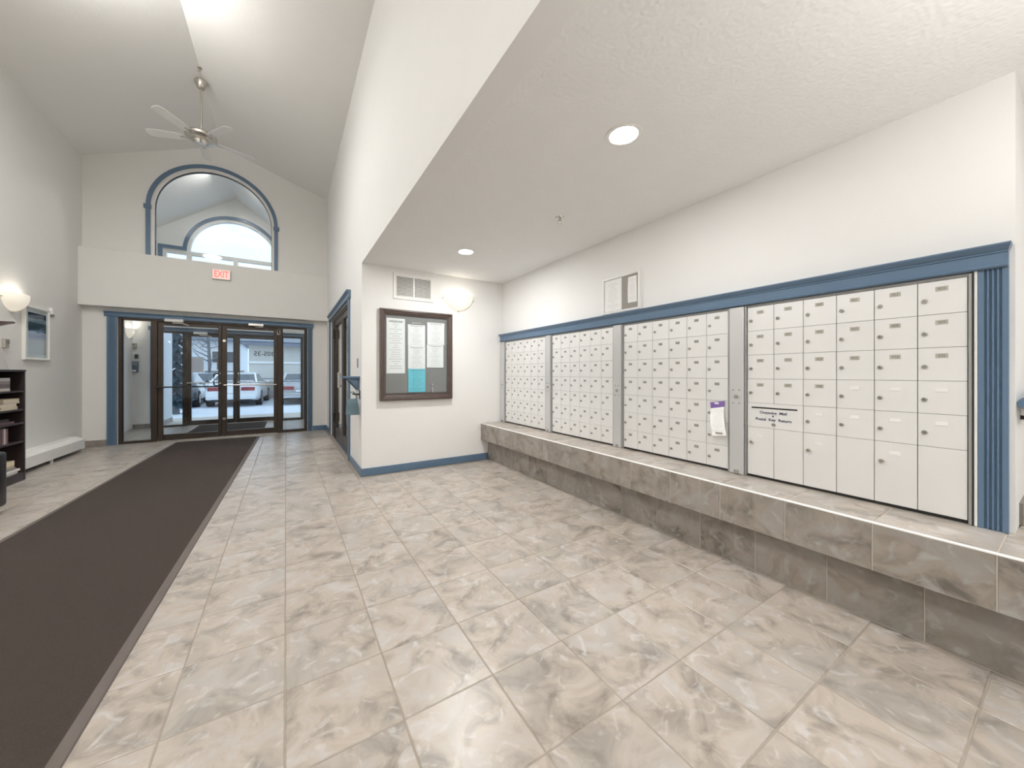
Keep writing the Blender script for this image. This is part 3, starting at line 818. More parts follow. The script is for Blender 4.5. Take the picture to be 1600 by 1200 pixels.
for ui, (y0, _) in enumerate(units):
    y1 = y0 + UW
    t = thing('mailbox_cabinet', (XM, (y0 + y1) / 2, ZS), labels[ui], 'mailbox cabinet', 'apartment mailbox cabinets')
    cab.append(t)
    zt = RZ0 + 7 * ROW
    box('backing', XM - 0.008, XM - 0.0005, y0 - 0.004, y1 + 0.004, ZS + 0.002, zt + 0.016, 'dark_gap', t)
    # slim rails round the doors
    for a, b in ((y0 - 0.014, y0 - 0.002), (y1 + 0.002, y1 + 0.014)):
        box('side_rail', XM - 0.030, XM - 0.0005, a, b, ZS + 0.002, zt + 0.012, 'alu_rail', t, 0.002)
    box('top_rail', XM - 0.016, XM - 0.0005, y0 - 0.002, y1 + 0.002, zt + 0.002, zt + 0.016, 'alu_rail', t)
    # lock post on the far side of each cabinet
    pa, pb = y1 + 0.016, (y1 + 0.016 + 0.092 if ui else YN - 0.02)
    post = MB().box(XM - 0.040, XM - 0.0005, pa, pb, ZS + 0.002, zt + 0.012, 0.004).build('lock_post', 'alu_post', t)
    for ry in (-0.012, 0.012):
        for rz in (-0.045, 0.045):
            MB().cyl((XM - 0.0425, (pa + pb) / 2 + ry * 1.6, 1.045 + rz), (XM - 0.039, (pa + pb) / 2 + ry * 1.6, 1.045 + rz), 0.005, n=8).build('rivet', 'chrome', post)
    pl_ = MB().cyl((XM - 0.046, (pa + pb) / 2, 1.045), (XM - 0.039, (pa + pb) / 2, 1.045), 0.013, n=14).build('post_lock', 'alu_rail', post, True)
    box('latch_foot', XM - 0.0435, XM - 0.039, (pa + pb) / 2 - 0.016, (pa + pb) / 2 + 0.016, ZS + 0.006, ZS + 0.03, 'alu_rail', post)
    for r in range(7):                      # row 0 at the top
        for c in range(6):                  # column 0 at the far (left) side
            yc = y1 - (c + 0.5) * CWID
            zc = zt - (r + 0.5) * ROW
            if ui == 3 and r >= 4:
                if r == 4 and c < 2: continue
                if r > 4: continue
            d = link('mailbox_door', door_me, (XF + 0.006 + random.uniform(-0.0006, 0.0006), yc, zc), t)
            d.rotation_euler = (0, random.uniform(-0.004, 0.004), random.uniform(-0.004, 0.004))
            lk = child('lock', lock_me, d, (-0.008, CWID * 0.355, -0.012), (0, -PI / 2, random.uniform(-.3, .3)))
            if ui == 3:
                child('keyhole', key_me, d, (-0.0142, CWID * 0.355, -0.012), (0, -PI / 2, 0))
            blank = ui == 3 and ((r == 3 and c >= 3) or r == 4)
            if blank:
                child('name_holder', holder_me, d, (-0.0068, 0, 0.036))
            else:
                child('number_plate', plate_me if ui == 3 else plate_d_me, d, (-0.0068, 0.0, 0.0405))
                if ui == 3:
                    tx = text('number', str(418 + r * 6 + c), 0.0165, (0, 0, 0), (PI / 2, 0, -PI / 2), 'ink_grey', None, extrude=0.0003)
                    tx.parent = d; tx.location = (-0.0084, 0, 0.0405)
    if ui == 3:
        # outgoing mail panel spanning two columns
        ya, yb = y1 - 2 * CWID + 0.0012, y1 - 0.0012
        zc = zt - 4.5 * ROW
        pm = MB().box(XF, XF + 0.012, ya, yb, zc - ROW / 2 + 0.0007, zc + ROW / 2 - 0.0007, 0.0008).build('outgoing_mail_panel', 'alu', t)
        MB().tube([(XF - 0.0002, 1.192, zc + 0.05), (XF - 0.0002, 0.940, zc + 0.05)], 0.0042, 10).build('mail_slot', 'black_slot', pm)
        ym = (ya + yb) / 2
        for s_, dz, sz in (('Outgoing  Mail', 0.020, 0.0235), ('&', 0.000, 0.016), ('Postal  Key  Return', -0.024, 0.0235)):
            text('lettering', s_, sz, (XF - 0.0006, ym + 0.004, zc + dz), (PI / 2, 0, -PI / 2), 'ink', pm, bold=0.00045, xs=1.08)
        lk = D.objects.new('lock', lock_me); COL.objects.link(lk); lk.parent = pm
        lk.location = Vector((XF - 0.002, ym, zc - 0.052)) - WL[pm]; lk.rotation_euler = ROTF
        # six tall parcel locker doors
        zb, zq = RZ0, zt - 5 * ROW
        for c in range(6):
            yc = y1 - (c + 0.5) * CWID
            pd = MB().box(XF, XF + 0.012, yc - CWID / 2 + 0.0015, yc + CWID / 2 - 0.0015, zb + .0007, zq - 0.0012, 0.0008).build('parcel_locker_door', 'alu', t)
            if c % 2 == 0:
                box('name_holder', XF - 0.0015, XF, yc - 0.0195, yc + 0.0195, 0.785, 0.803, 'white_pl', pd)
                MB().cyl((XF + .002, yc + CWID * .32, 0.748), (XF - 0.016, yc + CWID * .32, 0.748), 0.0105, 0.0095, n=16).build('lock', 'nickel', pd, True)
        # side frame strips at the near end
        box('end_rail', XM - 0.034, XM - 0.0005, 0.2745, 0.2775, ZS + 0.002, zt + 0.014, 'dark_gap', t)
        box('end_strip', XM - 0.030, XM - 0.0005, 0.2655, 0.2740, ZS + 0.002, zt + 0.020, 'white_pl', t)
    box('sill_gap', XM - 0.012, XM - 0.0005, y0 - 0.002, y1 + 0.002, ZS + 0.002, RZ0 - 0.002, 'black', t)

# flyer hanging from a door of the third cabinet
fly = thing('flyer', (XM, 1.40, 0.75), 'purple topped door tag flyer hanging on the third mailbox cabinet', 'flyer')
def sheet(pts, th=0.0012):
    """pts: rows of (x, y_left, y_right, z_left, z_right)"""
    vs = []
    for x, yl, yr, zl, zr in pts:
        vs += [(x, yl, zl), (x, yr, zr), (x + th, yl, zl), (x + th, yr, zr)]
    fs = []
    for i in range(len(pts) - 1):
        a, b = 4 * i, 4 * i + 4
        fs += [(a, a + 1, b + 1, b), (a + 2, b + 2, b + 3, a + 3), (a, b, b + 2, a + 2), (a + 1, a + 3, b + 3, b + 1)]
    fs += [(0, 2, 3, 1), (len(vs) - 4, len(vs) - 3, len(vs) - 1, len(vs) - 2)]
    return MB().poly(vs, fs)
sheet([(XF - .006, 1.467, 1.366, 0.992, 1.008), (XF - .010, 1.461, 1.366, 0.950, 0.968)]).build('header_band', 'purple', fly)
sheet([(XF - .010, 1.460, 1.366, 0.949, 0.967), (XF - .014, 1.464, 1.368, 0.905, 0.915), (XF - .032, 1.450, 1.352, 0.83, 0.842), (XF - .040, 1.434, 1.336, 0.757, 0.772)]).build('printed_sheet', 'paper_y', fly)
box('emblem', XF - .0085, XF - .0075, 1.405, 1.435, 0.983, 0.994, 'white_pl', fly)
box('barcode', XF - .0405, XF - .0385, 1.362, 1.410, 0.775, 0.787, 'plate_d', fly)

# blue crown and fluted pilaster round the mailboxes
tr_ = thing('trim_7', (XM, 0.2, ZS), 'blue crown moulding and fluted pilaster framing the mailboxes', 'trim', kind='structure')
def crown_ring(prof):
    """crown along the wall with a mitred return at the near end; prof is [(out, z)]"""
    k = len(prof); vs = []
    for out_, z_ in prof: vs.append((XM - out_, YN - 0.002, z_))
    for out_, z_ in prof: vs.append((XM - out_, 0.183 - max(0, out_ - 0.045) * 0.45, z_))
    for out_, z_ in prof: vs.append((XM - 0.0005, 0.183 - max(0, out_ - 0.045) * 0.45, z_))
    fs = []
    for s_ in range(2):
        for j in range(k - 1):
            fs.append((s_ * k + j, (s_ + 1) * k + j, (s_ + 1) * k + j + 1, s_ * k + j + 1))
    fs.append(tuple(range(k)))
    return MB().poly(vs, fs)
zc0 = 1.660
prof = [(0.0005, zc0), (0.040, zc0), (0.046, zc0 + 0.006), (0.046, zc0 + 0.012), (0.040, zc0 + 0.016), (0.038, zc0 + 0.020), (0.038, zc0 + 0.062), (0.043, zc0 + 0.065), (0.043, zc0 + 0.070), (0.050, zc0 + 0.076), (0.058, zc0 + 0.086), (0.064, zc0 + 0.094), (0.064, zc0 + 0.101), (0.0005, zc0 + 0.101)]
crown_ring(prof).build('crown', 'blue', tr_)
# pilaster: grooves run up and down
pts = [(XM - .0005, 0.183), (XM - 0.030, 0.183)]
pw = (0.264 - 0.183)
for i in range(4):
    a = 0.183 + pw * (0.20 + 0.165 * i)
    pts += [(XM - .030, a), (XM - .022, a + pw * .04), (XM - .022, a + pw * .065), (XM - .030, a + pw * .105)]
pts += [(XM - 0.030, 0.264), (XM - .0005, 0.264)]
MB().prism(pts, 'Z', ZS + 0.001, zc0).build('pilaster', 'blue', tr_)

# handrail on the return wall
hr = thing('handrail', (2.70, 0.10, 1.0), 'moulded blue handrail on the return wall past the mailboxes', 'handrail')
prf = []
for i in range(20):
    a = 2 * PI * i / 20
    rr = 0.036 * (1 + 0.16 * math.cos(3 * a + 0.5))
    prf.append((0.1315 + rr * 0.86 * math.cos(a), 1.075 + rr * 1.05 * math.sin(a)))
MB().prism(prf, 'X', 2.69, 4.4).build('rail', 'blue', hr, True)
for x in (2.86, 3.9):
    MB().tube([(x, 0.168, 1.0), (x, 0.14, 1.0), (x, 0.1315, 1.045)], 0.010).build('bracket', 'black', hr, True)

# ---------------------------------------------------------------- small framed board above the mailboxes
bd = thing('framed_notice', (XM, 2.31, 1.775), 'small white framed notice standing on the blue crown above the mailboxes', 'notice frame')
PX = lambda u, v, d_: (XM - d_, u, v)
MB().frame(2.093, 2.535, 1.772, 2.118, [(0, 0.0005), (0, 0.020), (0.006, 0.024), (0.016, 0.024), (0.022, 0.014), (0.022, 0.0005)], PX).build('frame', 'white_pl', bd)
box('board', XM - 0.008, XM - 0.001, 2.115, 2.513, 1.794, 2.096, 'felt_b', bd)
box('sheet', XM - 0.0105, XM - 0.0085, 2.302, 2.511, 1.797, 2.094, 'paper_y', bd)
sheet([(XM - .0115, 2.225, 2.132, 2.078, 2.078), (XM - .014, 2.229, 2.126, 1.96, 1.96), (XM - .0115, 2.229, 2.128, 1.845, 1.843)]).build('sheet', 'paper_y', bd)

# ---------------------------------------------------------------- notice board on the far wall
nb = thing('notice_board', (1.40, YN, 0.87), 'glazed dark brown framed notice board on the white wall', 'notice board')
PY = lambda u, v, d_: (u, YN - d_, v)
MB().frame(0.945, 1.863, 0.872, 1.985, [(0, 0.0005), (0, 0.040), (0.008, 0.058), (0.022, 0.062), (0.030, 0.050), (0.046, 0.046), (0.052, 0.036), (0.066, 0.030), (0.070, 0.024), (0.070, 0.0005)], PY).build('frame', 'frame_brown', nb)
box('felt_back', 1.0, 1.81, YN - 0.012, YN - 0.001, 0.93, 1.93, 'felt', nb)
box('pane', 1.012, 1.796, YN - 0.0285, YN - 0.0245, 0.94, 1.917, 'glass', nb)
box('tray', 1.013, 1.795, YN - 0.0235, YN - 0.0125, 0.943, 0.965, 'frame_brown', nb)
yp = YN - 0.0165
for x0, x1, z0, z1, mt2, lb in ((1.024, 1.246, 1.205, 1.877, 'paper_l', 'long white printed notice at left inside the brown notice board'), (1.281, 1.500, 1.545, 1.815, 'paper_w', 'upper white sheet in the middle column of the notice board'),
                                (1.283, 1.502, 1.263, 1.543, 'paper_w', 'lower white sheet above the turquoise notice'), (1.285, 1.503, 0.970, 1.261, 'paper_b', 'turquoise printed notice at the bottom of the board'),
                                (1.527, 1.757, 1.575, 1.857, 'paper_w', 'upper white sheet in the right column of the notice board'), (1.521, 1.745, 1.280, 1.572, 'paper_w', 'lower white sheet in the right column of the notice board')):
    tag(box('notice', x0, x1, yp, yp + 0.0015, z0, z1, mt2), lb, 'notice', 'sheets inside the notice board')
    yp -= 0.0008
tag(box('paper_clip', 1.33, 1.45, YN - 0.0225, YN - 0.0195, 1.825, 1.845, 'chrome', bev=0.002), 'pale clip holding the middle column of notices', 'clip')
tag(MB().tube([(1.600, YN - .020, 0.966), (1.598, YN - .020, 1.00), (1.588, YN - .020, 1.035), (1.584, YN - .020, 1.058), (1.592, YN - .020, 1.068), (1.603, YN - .020, 1.060)], 0.0048, 8).build('reflection_curl', 'white_pl', smooth=True), 'small white curl modelled for a reflection at the bottom of the notice board', 'hook')  # curl modelled in place of a reflection on the glass

# ---------------------------------------------------------------- vent grille
vt = thing('vent_grille', (1.36, YN, 2.12), 'white louvred air vent above the notice board', 'vent')
MB().frame(1.105, 1.614, 2.117, 2.443, [(0, 0.0005), (0, 0.006), (0.004, 0.012), (0.040, 0.014), (0.044, 0.006), (0.044, 0.0005)], PY).build('frame', 'white_paint', vt)
box('duct_back', 1.147, 1.572, YN - 0.003, YN - 0.0005, 2.16, 2.40, 'dark_gap', vt)
box('divider', 1.352, 1.366, YN - 0.014, YN - 0.003, 2.16, 2.40, 'white_paint', vt)
for xa, xb in ((1.150, 1.352), (1.366, 1.569)):
    me = MB().prism([(-0.005, -0.006), (0.005, 0.0035), (0.005, 0.006), (-0.005, -0.0035)], 'X', -(xb - xa) / 2, (xb - xa) / 2).mesh('slat', 'white_paint', center=(0, 0, 0))[0]
    for i in range(15):
        put('slat', me, ((xa + xb) / 2, YN - 0.0085, 2.168 + i * 0.0161), vt)

# ---------------------------------------------------------------- sconces
def sconce(loc, axis, label, power=SCONCE_W, lit=True, wr=0.215, dp=0.12, group='half-bowl glass wall sconces'):
    """half bowl of frosted glass; axis gives the outward direction (+x, -y, ...)"""
    t = thing('wall_sconce', loc, label, 'sconce', group)
    keep = WL[t].copy()
    WL[t] = Vector((0, 0, 0))
    H = 0.21
    prof = []
    for i in range(13):
        q = i / 12
        r = wr * math.sin(min(1, q * 1.02) * PI / 2) ** 0.78 if q > 0 else 0.002
        prof.append((r, -H + H * (q ** 1.35)))
    inn = [(max(r - 0.006, 0.0005), z_ + 0.005) for r, z_ in reversed(prof)]
    # built facing local -y
    MB().lathe(prof + inn, (0, 0, 0), 28, PI, 2 * PI, 1.0, dp / wr).build('shade', 'shade', t, True)
    MB().box(-0.07, 0.07, -0.012, -0.0005, -0.13, -0.02, 0.004).build('back_plate', 'white_paint', t)
    MB().cyl((0, -0.012, -0.075), (0, -0.05, -0.06), 0.02, n=12).build('lamp_holder', 'white_pl', t, True)
    for p in ((-wr - 0.004, -0.012, -0.055), (wr + 0.004, -0.012, -0.055), (0, -0.012, -H - 0.004)):
        MB().cyl((p[0], -0.002, p[2]), (p[0], -0.022, p[2]), 0.008, 0.006, n=10).build('finial', 'nickel', t, True)
    if lit:
        l = D.lights.new('sconce_bulb', 'POINT'); l.energy = power; l.shadow_soft_size = 0.045; l.color = (1.0, 0.95, 0.87)
        o = D.objects.new('sconce_bulb', l); COL.objects.link(o); o.parent = t; o.location = (0, -0.075, -0.085)
    t.rotation_euler = (0, 0, {'-y': 0, '+x': PI / 2, '-x': -PI / 2}[axis])
    WL[t] = keep
    return t
sconce((1.958, YN - 0.001, 2.250), '-y', 'lit half-bowl glass sconce on the wall right of the vent', power=0.8)
sconce((XL + 0.001, 6.93, 2.165), '+x', 'lit half-bowl glass sconce on the left wall above the bookcase', power=2.5)
for yy, nm in ((4.2, 'nearer'), (1.4, 'near'), (-1.4, 'last')):  # unseen, added for even light; row follows sconces reflected in the glass
    sconce((XL + 0.001, yy, 2.165), '+x', 'unseen half-bowl glass sconce on the left wall, %s along from the bookcase' % nm)
sconce((VX0 + 0.001, 10.78, 2.15), '+x', 'half-bowl glass sconce in the vestibule seen through the left sidelight', power=6)
sconce((VX1 - 0.001, 10.3, 2.15), '-x', 'added half-bowl glass sconce on the right wall of the vestibule', power=6)  # added on this wall to brighten the vestibule

# ---------------------------------------------------------------- recessed downlights
def downlight(x, y, z, label, power=DOWNLIGHT_W):
    t = thing('recessed_light', (x, y, z), label, 'ceiling light', 'recessed downlights')
    MB().lathe([(0.074, 0.0), (0.098, -0.0005), (0.098, -0.004), (0.090, -0.006), (0.076, -0.003), (0.074, 0.0)], (x, y, z), 32).build('trim_ring', 'white_paint', t, True)
    MB().lathe([(0.0005, -0.0018), (0.074, -0.0018), (0.074, -0.0006), (0.0005, -0.0006)], (x, y, z), 32).build('lamp_disc', 'lamp', t)
    area_light('downlight_lamp', (x, y, z - 0.008), power, 0.15, (1.0, 0.985, 0.96), parent=t)
downlight(1.558, 1.344, ZC, 'bright round recessed light, the nearer one in the mail area ceiling')
downlight(1.623, 3.519, ZC, 'small round recessed light near the notice wall', DOWNLIGHT_W * 1.9)
downlight(1.55, -0.85, ZC, 'added round recessed light overhead behind the viewer')  # unseen, added to even out the light
downlight(3.6, -1.2, ZC, 'added round recessed light over the raised passage', 14)  # likewise added out of view as fill light

def pendant(x, y, z, zc, label, pw_=FILL_GLOBE_W):  # added fill lamps, out of view, brighten the vault and hall
    t = thing('fill_globe', (x, y, z), label, 'pendant light', 'added globe fill lamps under the vault')
    MB().lathe([(0.0005, 0), (0.07, 0), (0.065, -0.02), (0.02, -0.035), (0.0005, -0.035)], (x, y, zc), 20).build('canopy', 'nickel', t, True)
    MB().cyl((x, y, z + 0.20), (x, y, zc - 0.03), 0.008, n=8).build('stem', 'nickel', t, True)
    MB().lathe([(0.0005, -0.20)] + [(0.2 * math.cos(a), 0.2 * math.sin(a)) for a in [math.radians(d_) for d_ in range(-75, 76, 15)]] + [(0.04, 0.2), (0.0005, 0.205)], (x, y, z), 28).build('globe', 'shade', t, True)
    for dz, up, sh in ((-0.22, 0, 0.45), (0.23, PI, 0.55)):
        area_light('globe_fill', (x, y, z + dz), pw_ * sh, 0.40, (1.0, 0.985, 0.955), (up, 0, 0), t)
pendant(-1.75, 4.55, 4.70, gable(-1.75) - 0.03, 'added globe fill lamp, out of view under the vault above the carpet runner')
pendant(-1.55, -0.9, 4.2, gable(-1.55) - 0.03, 'added globe fill lamp, out of view under the vault behind the viewer', FILL_GLOBE_W * 0.65)

tl = thing('fill_torchiere', (1.45, -0.75, 0), 'added white torchiere fill lamp, unseen behind the viewer', 'floor lamp')  # added uplight out of view, brightens the mail area ceiling
MB().lathe([(0.0005, 0.0), (0.14, 0.0), (0.14, 0.015), (0.03, 0.03), (0.0005, 0.03)], (1.45, -0.75, 0), 24).build('base', 'white_paint', tl, True)
MB().cyl((1.45, -0.75, 0.03), (1.45, -0.75, 1.62), 0.012, n=12).build('pole', 'white_paint', tl, True)
MB().lathe([(0.012, 1.60), (0.06, 1.62), (0.14, 1.68), (0.18, 1.73), (0.176, 1.732), (0.135, 1.685), (0.055, 1.627), (0.012, 1.61)], (1.45, -0.75, 0), 28).build('lamp_shade', 'shade', tl, True)
area_light('torchiere_fill', (1.45, -0.75, 1.72), FILL_TORCH_W, 0.26, (1.0, 0.985, 0.955), (PI, 0, 0), tl)

fd = thing('fill_dome', (VR, 9.3, VRZ - 0.12), 'added white dome fill light under the vestibule ridge', 'ceiling light')  # added lamp, brightens the upper vestibule
MB().lathe([(0.0005, 0.06), (0.15, 0.06), (0.15, 0.04), (0.0005, 0.04)], (VR, 9.3, VRZ - 0.12), 24).build('base_ring', 'white_paint', fd, True)
MB().lathe([(0.14, 0.04), (0.13, 0.0), (0.09, -0.035), (0.0005, -0.05)], (VR, 9.3, VRZ - 0.12), 24).build('dome', 'shade', fd, True)
area_light('dome_fill', (VR, 9.3, VRZ - 0.18), 17, 0.24, (1.0, 0.985, 0.955), (0, 0, 0), fd)

def sprinkler(x, y, z, label):
    t = thing('fire_sprinkler', (x, y, z), label, 'sprinkler', 'ceiling fire sprinklers')
    MB().lathe([(0.0005, 0), (0.038, 0), (0.036, -0.006), (0.014, -0.010), (0.0005, -0.010)], (x, y, z), 20).build('escutcheon', 'nickel', t, True)
    MB().cyl((x, y, z - 0.008), (x, y, z - 0.035), 0.010, 0.008, n=10).build('nozzle', 'nickel', t, True)
    for s_ in (-1, 1):
        MB().tube([(x + s_ * .010, y, z - .025), (x + s_ * .016, y, z - .04), (x + s_ * .004, y, z - .055)], 0.003, 6).build('arm', 'nickel', t)
    MB().cyl((x, y, z - 0.055), (x, y, z - 0.058), 0.016, n=14).build('deflector', 'nickel', t)
sprinkler(1.93, 2.333, ZC, 'small metal fire sprinkler on the mail area ceiling')
sprinkler(XR, 6.62, ZR - 0.003, 'small metal fire sprinkler on the vault ridge beside the fan')

# ---------------------------------------------------------------- ceiling fan
FX, FY = XR - 0.02, 6.88
fan = thing('ceiling_fan', (FX, FY, 4.55), 'brushed metal ceiling fan with white blades hanging from the vault ridge', 'ceiling fan')
MB().lathe([(0.0005, 5.352), (0.024, 5.352), (0.045, 5.365), (0.070, 5.42), (0.078, 5.465), (0.0005, 5.478)], (FX, FY, 0), 24).build('canopy', 'nickel', fan, True)
MB().cyl((FX, FY, 4.72), (FX, FY, 5.36), 0.015, n=14).build('downrod', 'nickel', fan, True)
MB().lathe([(0.0005, 4.745), (0.030, 4.742), (0.040, 4.715), (0.120, 4.705), (0.170, 4.690), (0.188, 4.668), (0.186, 4.640), (0.165, 4.622), (0.110, 4.614), (0.0005, 4.612)], (FX, FY, 0), 36).build('motor_housing', 'nickel', fan, True)
MB().lathe([(0.0005, 4.616), (0.085, 4.614), (0.090, 4.590), (0.070, 4.560), (0.060, 4.548), (0.0005, 4.545)], (FX, FY, 0), 28).build('switch_cup', 'chrome', fan, True)
for k in range(5):
    a = math.radians(18 + 72 * k)
    rot = Matrix.Translation((FX, FY, 4.628)) @ Matrix.Rotation(a, 4, 'Z')
    mb = MB().prism([(0.20, -0.045), (0.28, -0.062), (0.58, -0.070), (0.64, -0.055), (0.66, 0.0), (0.64, 0.055), (0.58, 0.070), (0.28, 0.062), (0.20, 0.045)], 'Z', -0.003, 0.003)
    bmesh.ops.transform(mb.bm, matrix=rot @ Matrix.Rotation(math.radians(11), 4, 'X'), verts=mb.bm.verts)
    bl = mb.build('blade', 'blade', fan)
    mb = MB().box(0.13, 0.25, -0.018, 0.018, -0.008, -0.003, 0.001)
    bmesh.ops.transform(mb.bm, matrix=rot, verts=mb.bm.verts)
    mb.build('blade_iron', 'nickel', bl)

# ---------------------------------------------------------------- exit sign
ex = thing('exit_sign', (-1.014, 8.56, 2.945), 'lit white box sign with red EXIT letters on the soffit', 'exit sign')
box('housing', -1.147, -0.880, 8.508, 8.5595, 2.945, 3.125, 'white_paint', ex, 0.004)
box('face_panel', -1.137, -0.890, 8.5055, 8.509, 2.955, 3.115, 'exit_face', ex)
text('lettering', 'EXIT', 0.168, (-1.0135, 8.5045, 3.034), (PI / 2, 0, 0), 'red_lit', ex, extrude=0.001, bold=0.003, xs=0.62)

# ---------------------------------------------------------------- left wall: heater, picture, thermostat, sensor
ht = thing('baseboard_heater', (XL, 7.4, 0), 'long white enamel baseboard heater along the left wall', 'heater')
HX = XL + 0.165
HY0, HY1 = 6.47, 8.29
MB().prism([(XL + 0.001, 0.235), (XL + 0.075, 0.228), (HX, 0.185), (HX, 0.050), (HX - 0.01, 0.046), (HX - 0.01, 0.178), (XL + 0.072, 0.220), (XL + 0.001, 0.226)], 'Y', HY0, HY1 - 0.05).build('cover', 'white_paint', ht)
MB().prism([(XL + 0.001, 0.237), (XL + 0.076, 0.230), (HX + 0.002, 0.187), (HX + 0.002, 0.046), (XL + 0.001, 0.046)], 'Y', HY1 - 0.05, HY1).build('end_cap', 'white_paint', ht)
me = MB().box(-0.035, 0.035, -0.003, 0.003, -0.001, 0.002).mesh('louver', 'white_pl', center=(0, 0, 0))[0]
for i in range(40):
    o = put('louver', me, (XL + 0.118, HY0 + 0.05 + i * 0.0425, 0.2080), ht)
    o.rotation_euler = (0, math.radians(25.5), 0)
for y in (HY1 - 0.03, 7.4, 6.55):
    box('foot', HX - 0.03, HX - 0.008, y - 0.012, y + 0.012, 0.0, 0.047, 'white_paint', ht)
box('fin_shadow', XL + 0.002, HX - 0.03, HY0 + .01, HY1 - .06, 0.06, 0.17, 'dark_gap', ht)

pf = thing('picture_frame', (XL, 7.41, 1.38), 'silver framed abstract blue picture on the left wall', 'picture')
PXL = lambda u, v, d_: (XL + d_, u, v)
MB().frame(7.125, 7.700, 1.380, 2.080, [(0, 0.0005), (0, 0.026), (0.008, 0.032), (0.024, 0.030), (0.030, 0.022), (0.030, 0.0005)], PXL).build('frame', 'white_paint', pf)
box('mount', XL + 0.001, XL + 0.010, 7.15, 7.675, 1.405, 2.055, 'white_pl', pf)
box('print', XL + 0.0105, XL + 0.0125, 7.232, 7.640, 1.455, 2.000, 'art', pf)
box('pane', XL + 0.016, XL + 0.019, 7.154, 7.671, 1.409, 2.051, 'glass', pf)
sn = thing('motion_sensor', (XL, 7.76, 2.03), 'small white sensor on the left wall beside the picture', 'sensor')
box('body', XL + 0.0005, XL + 0.035, 7.735, 7.785, 2.035, 2.125, 'white_pl', sn, 0.005)
box('bracket', XL + 0.0005, XL + 0.028, 7.76, 7.815, 2.005, 2.035, 'plate_d', sn, 0.003)
th = thing('thermostat', (XL, 6.79, 1.50), 'small olive grey thermostat beside the sconce on the left wall', 'thermostat')
box('body', XL + 0.0005, XL + 0.028, 6.745, 6.825, 1.505, 1.615, 'plate', th, 0.004)
box('cover', XL + 0.028, XL + 0.033, 6.755, 6.815, 1.555, 1.605, 'plate_d', th, 0.001)
MB().tube([(XL + .006, 6.78, 1.505), (XL + .006, 6.80, 1.36), (XL + .006, 6.86, 1.25)], 0.0025, 6).build('wire', 'white_paint', th)
wb = thing('wall_bracket', (XL, 6.68, 1.72), 'dark wedge-shaped wall bracket at the left edge above the thermostat', 'bracket')
MB().prism([(XL + .0005, 1.70), (XL + .0005, 1.79), (XL + .20, 1.79), (XL + .20, 1.775)], 'Y', 6.45, 6.50).build('wedge', 'frame_brown', wb)
MB().box(XL + .0005, XL + .012, 6.43, 6.52, 1.69, 1.80, 0.002).build('plate', 'frame_brown', wb)

# ---------------------------------------------------------------- bookcase
bc = thing('bookcase', (-2.66, 6.0, 0), 'dark espresso wood bookcase against the left wall', 'bookcase')
BX0, BX1, BYa, BYb, BZ = XL + 0.013, -2.515, 5.52, 6.425, 1.245
box('side_panel', BX0, BX1, BYb - 0.022, BYb, 0, BZ - 0.022, 'espresso', bc, .001)
box('side_panel', BX0, BX1, BYa, BYa + 0.022, 0, BZ - 0.022, 'espresso', bc, .001)
box('top_panel', BX0, BX1 + 0.004, BYa - .004, BYb + .004, BZ - 0.022, BZ, 'espresso', bc, .002)
box('back_panel', BX0, BX0 + 0.006, BYa + .022, BYb - .022, 0.03, BZ - 0.022, 'espresso', bc)
shz = [1.013, 0.805, 0.655, 0.445]
for z in shz:
    box('shelf', BX0 + .006, BX1 - 0.004, BYa + .022, BYb - .022, z - 0.020, z, 'espresso', bc, .001)
box('shelf', BX0 + .006, BX1 - 0.004, BYa + .022, BYb - .022, 0.075, 0.092, 'espresso', bc, .001)
box('plinth', BX1 - 0.022, BX1 - 0.002, BYa + .022, BYb - .022, 0, 0.075, 'espresso', bc, .001)

def book(x0, x1, y0, y1, z0, z1, col, label, spine='x'):
    """closed book: cover shell round a paper block"""
    key = 'book_%s' % '_'.join('%02d' % int(c_ * 99) for c_ in col)
    if key not in M: M[key] = plain(key, col, 0.55, var=0.08, vscale=20)
    if 'pages' not in M: M['pages'] = plain('book_pages', (0.74, 0.68, 0.56), 0.9, var=0.06, vscale=60)
    t = thing('book', ((x0 + x1) / 2, (y0 + y1) / 2, z0), label, 'book', 'books in the bookcase')
    c_ = 0.003
    if spine == 'flat':                # lying: covers top and bottom, spine towards the room
        mb = MB().box(x0, x1, y0, y1, z0, z0 + c_).box(x0, x1, y0, y1, z1 - c_, z1).box(x1 - c_, x1, y0, y1, z0 + c_, z1 - c_)
        mb.build('cover', key, t)
        box('page_block', x0 + .003, x1 - c_, y0 + .004, y1 - .004, z0 + c_, z1 - c_, 'pages', t)
    else:
        mb = MB().box(x0, x1, y0, y0 + c_, z0, z1).box(x0, x1, y1 - c_, y1, z0, z1).box(x1 - c_, x1, y0 + c_, y1 - c_, z0, z1)
        mb.build('cover', key, t)
        box('page_block', x0 + .003, x1 - c_, y0 + c_, y1 - c_, z0 + .004, z1 - .004, 'pages', t)
bf = -2.53
z = shz[0]
for h_, cl, nm in ((0.030, (0.62, 0.58, 0.52), 'pale'), (0.045, (0.16, 0.14, 0.14), 'charcoal'), (0.030, (0.30, 0.26, 0.25), 'brown'), (0.034, (0.55, 0.56, 0.58), 'light grey')):
    book(bf - 0.21, bf - 0.01, 5.98, 6.215, z, z + h_, cl, '%s book in the stack on the top shelf of the bookcase' % nm, 'flat'); z += h_ + .0008
z = shz[1]
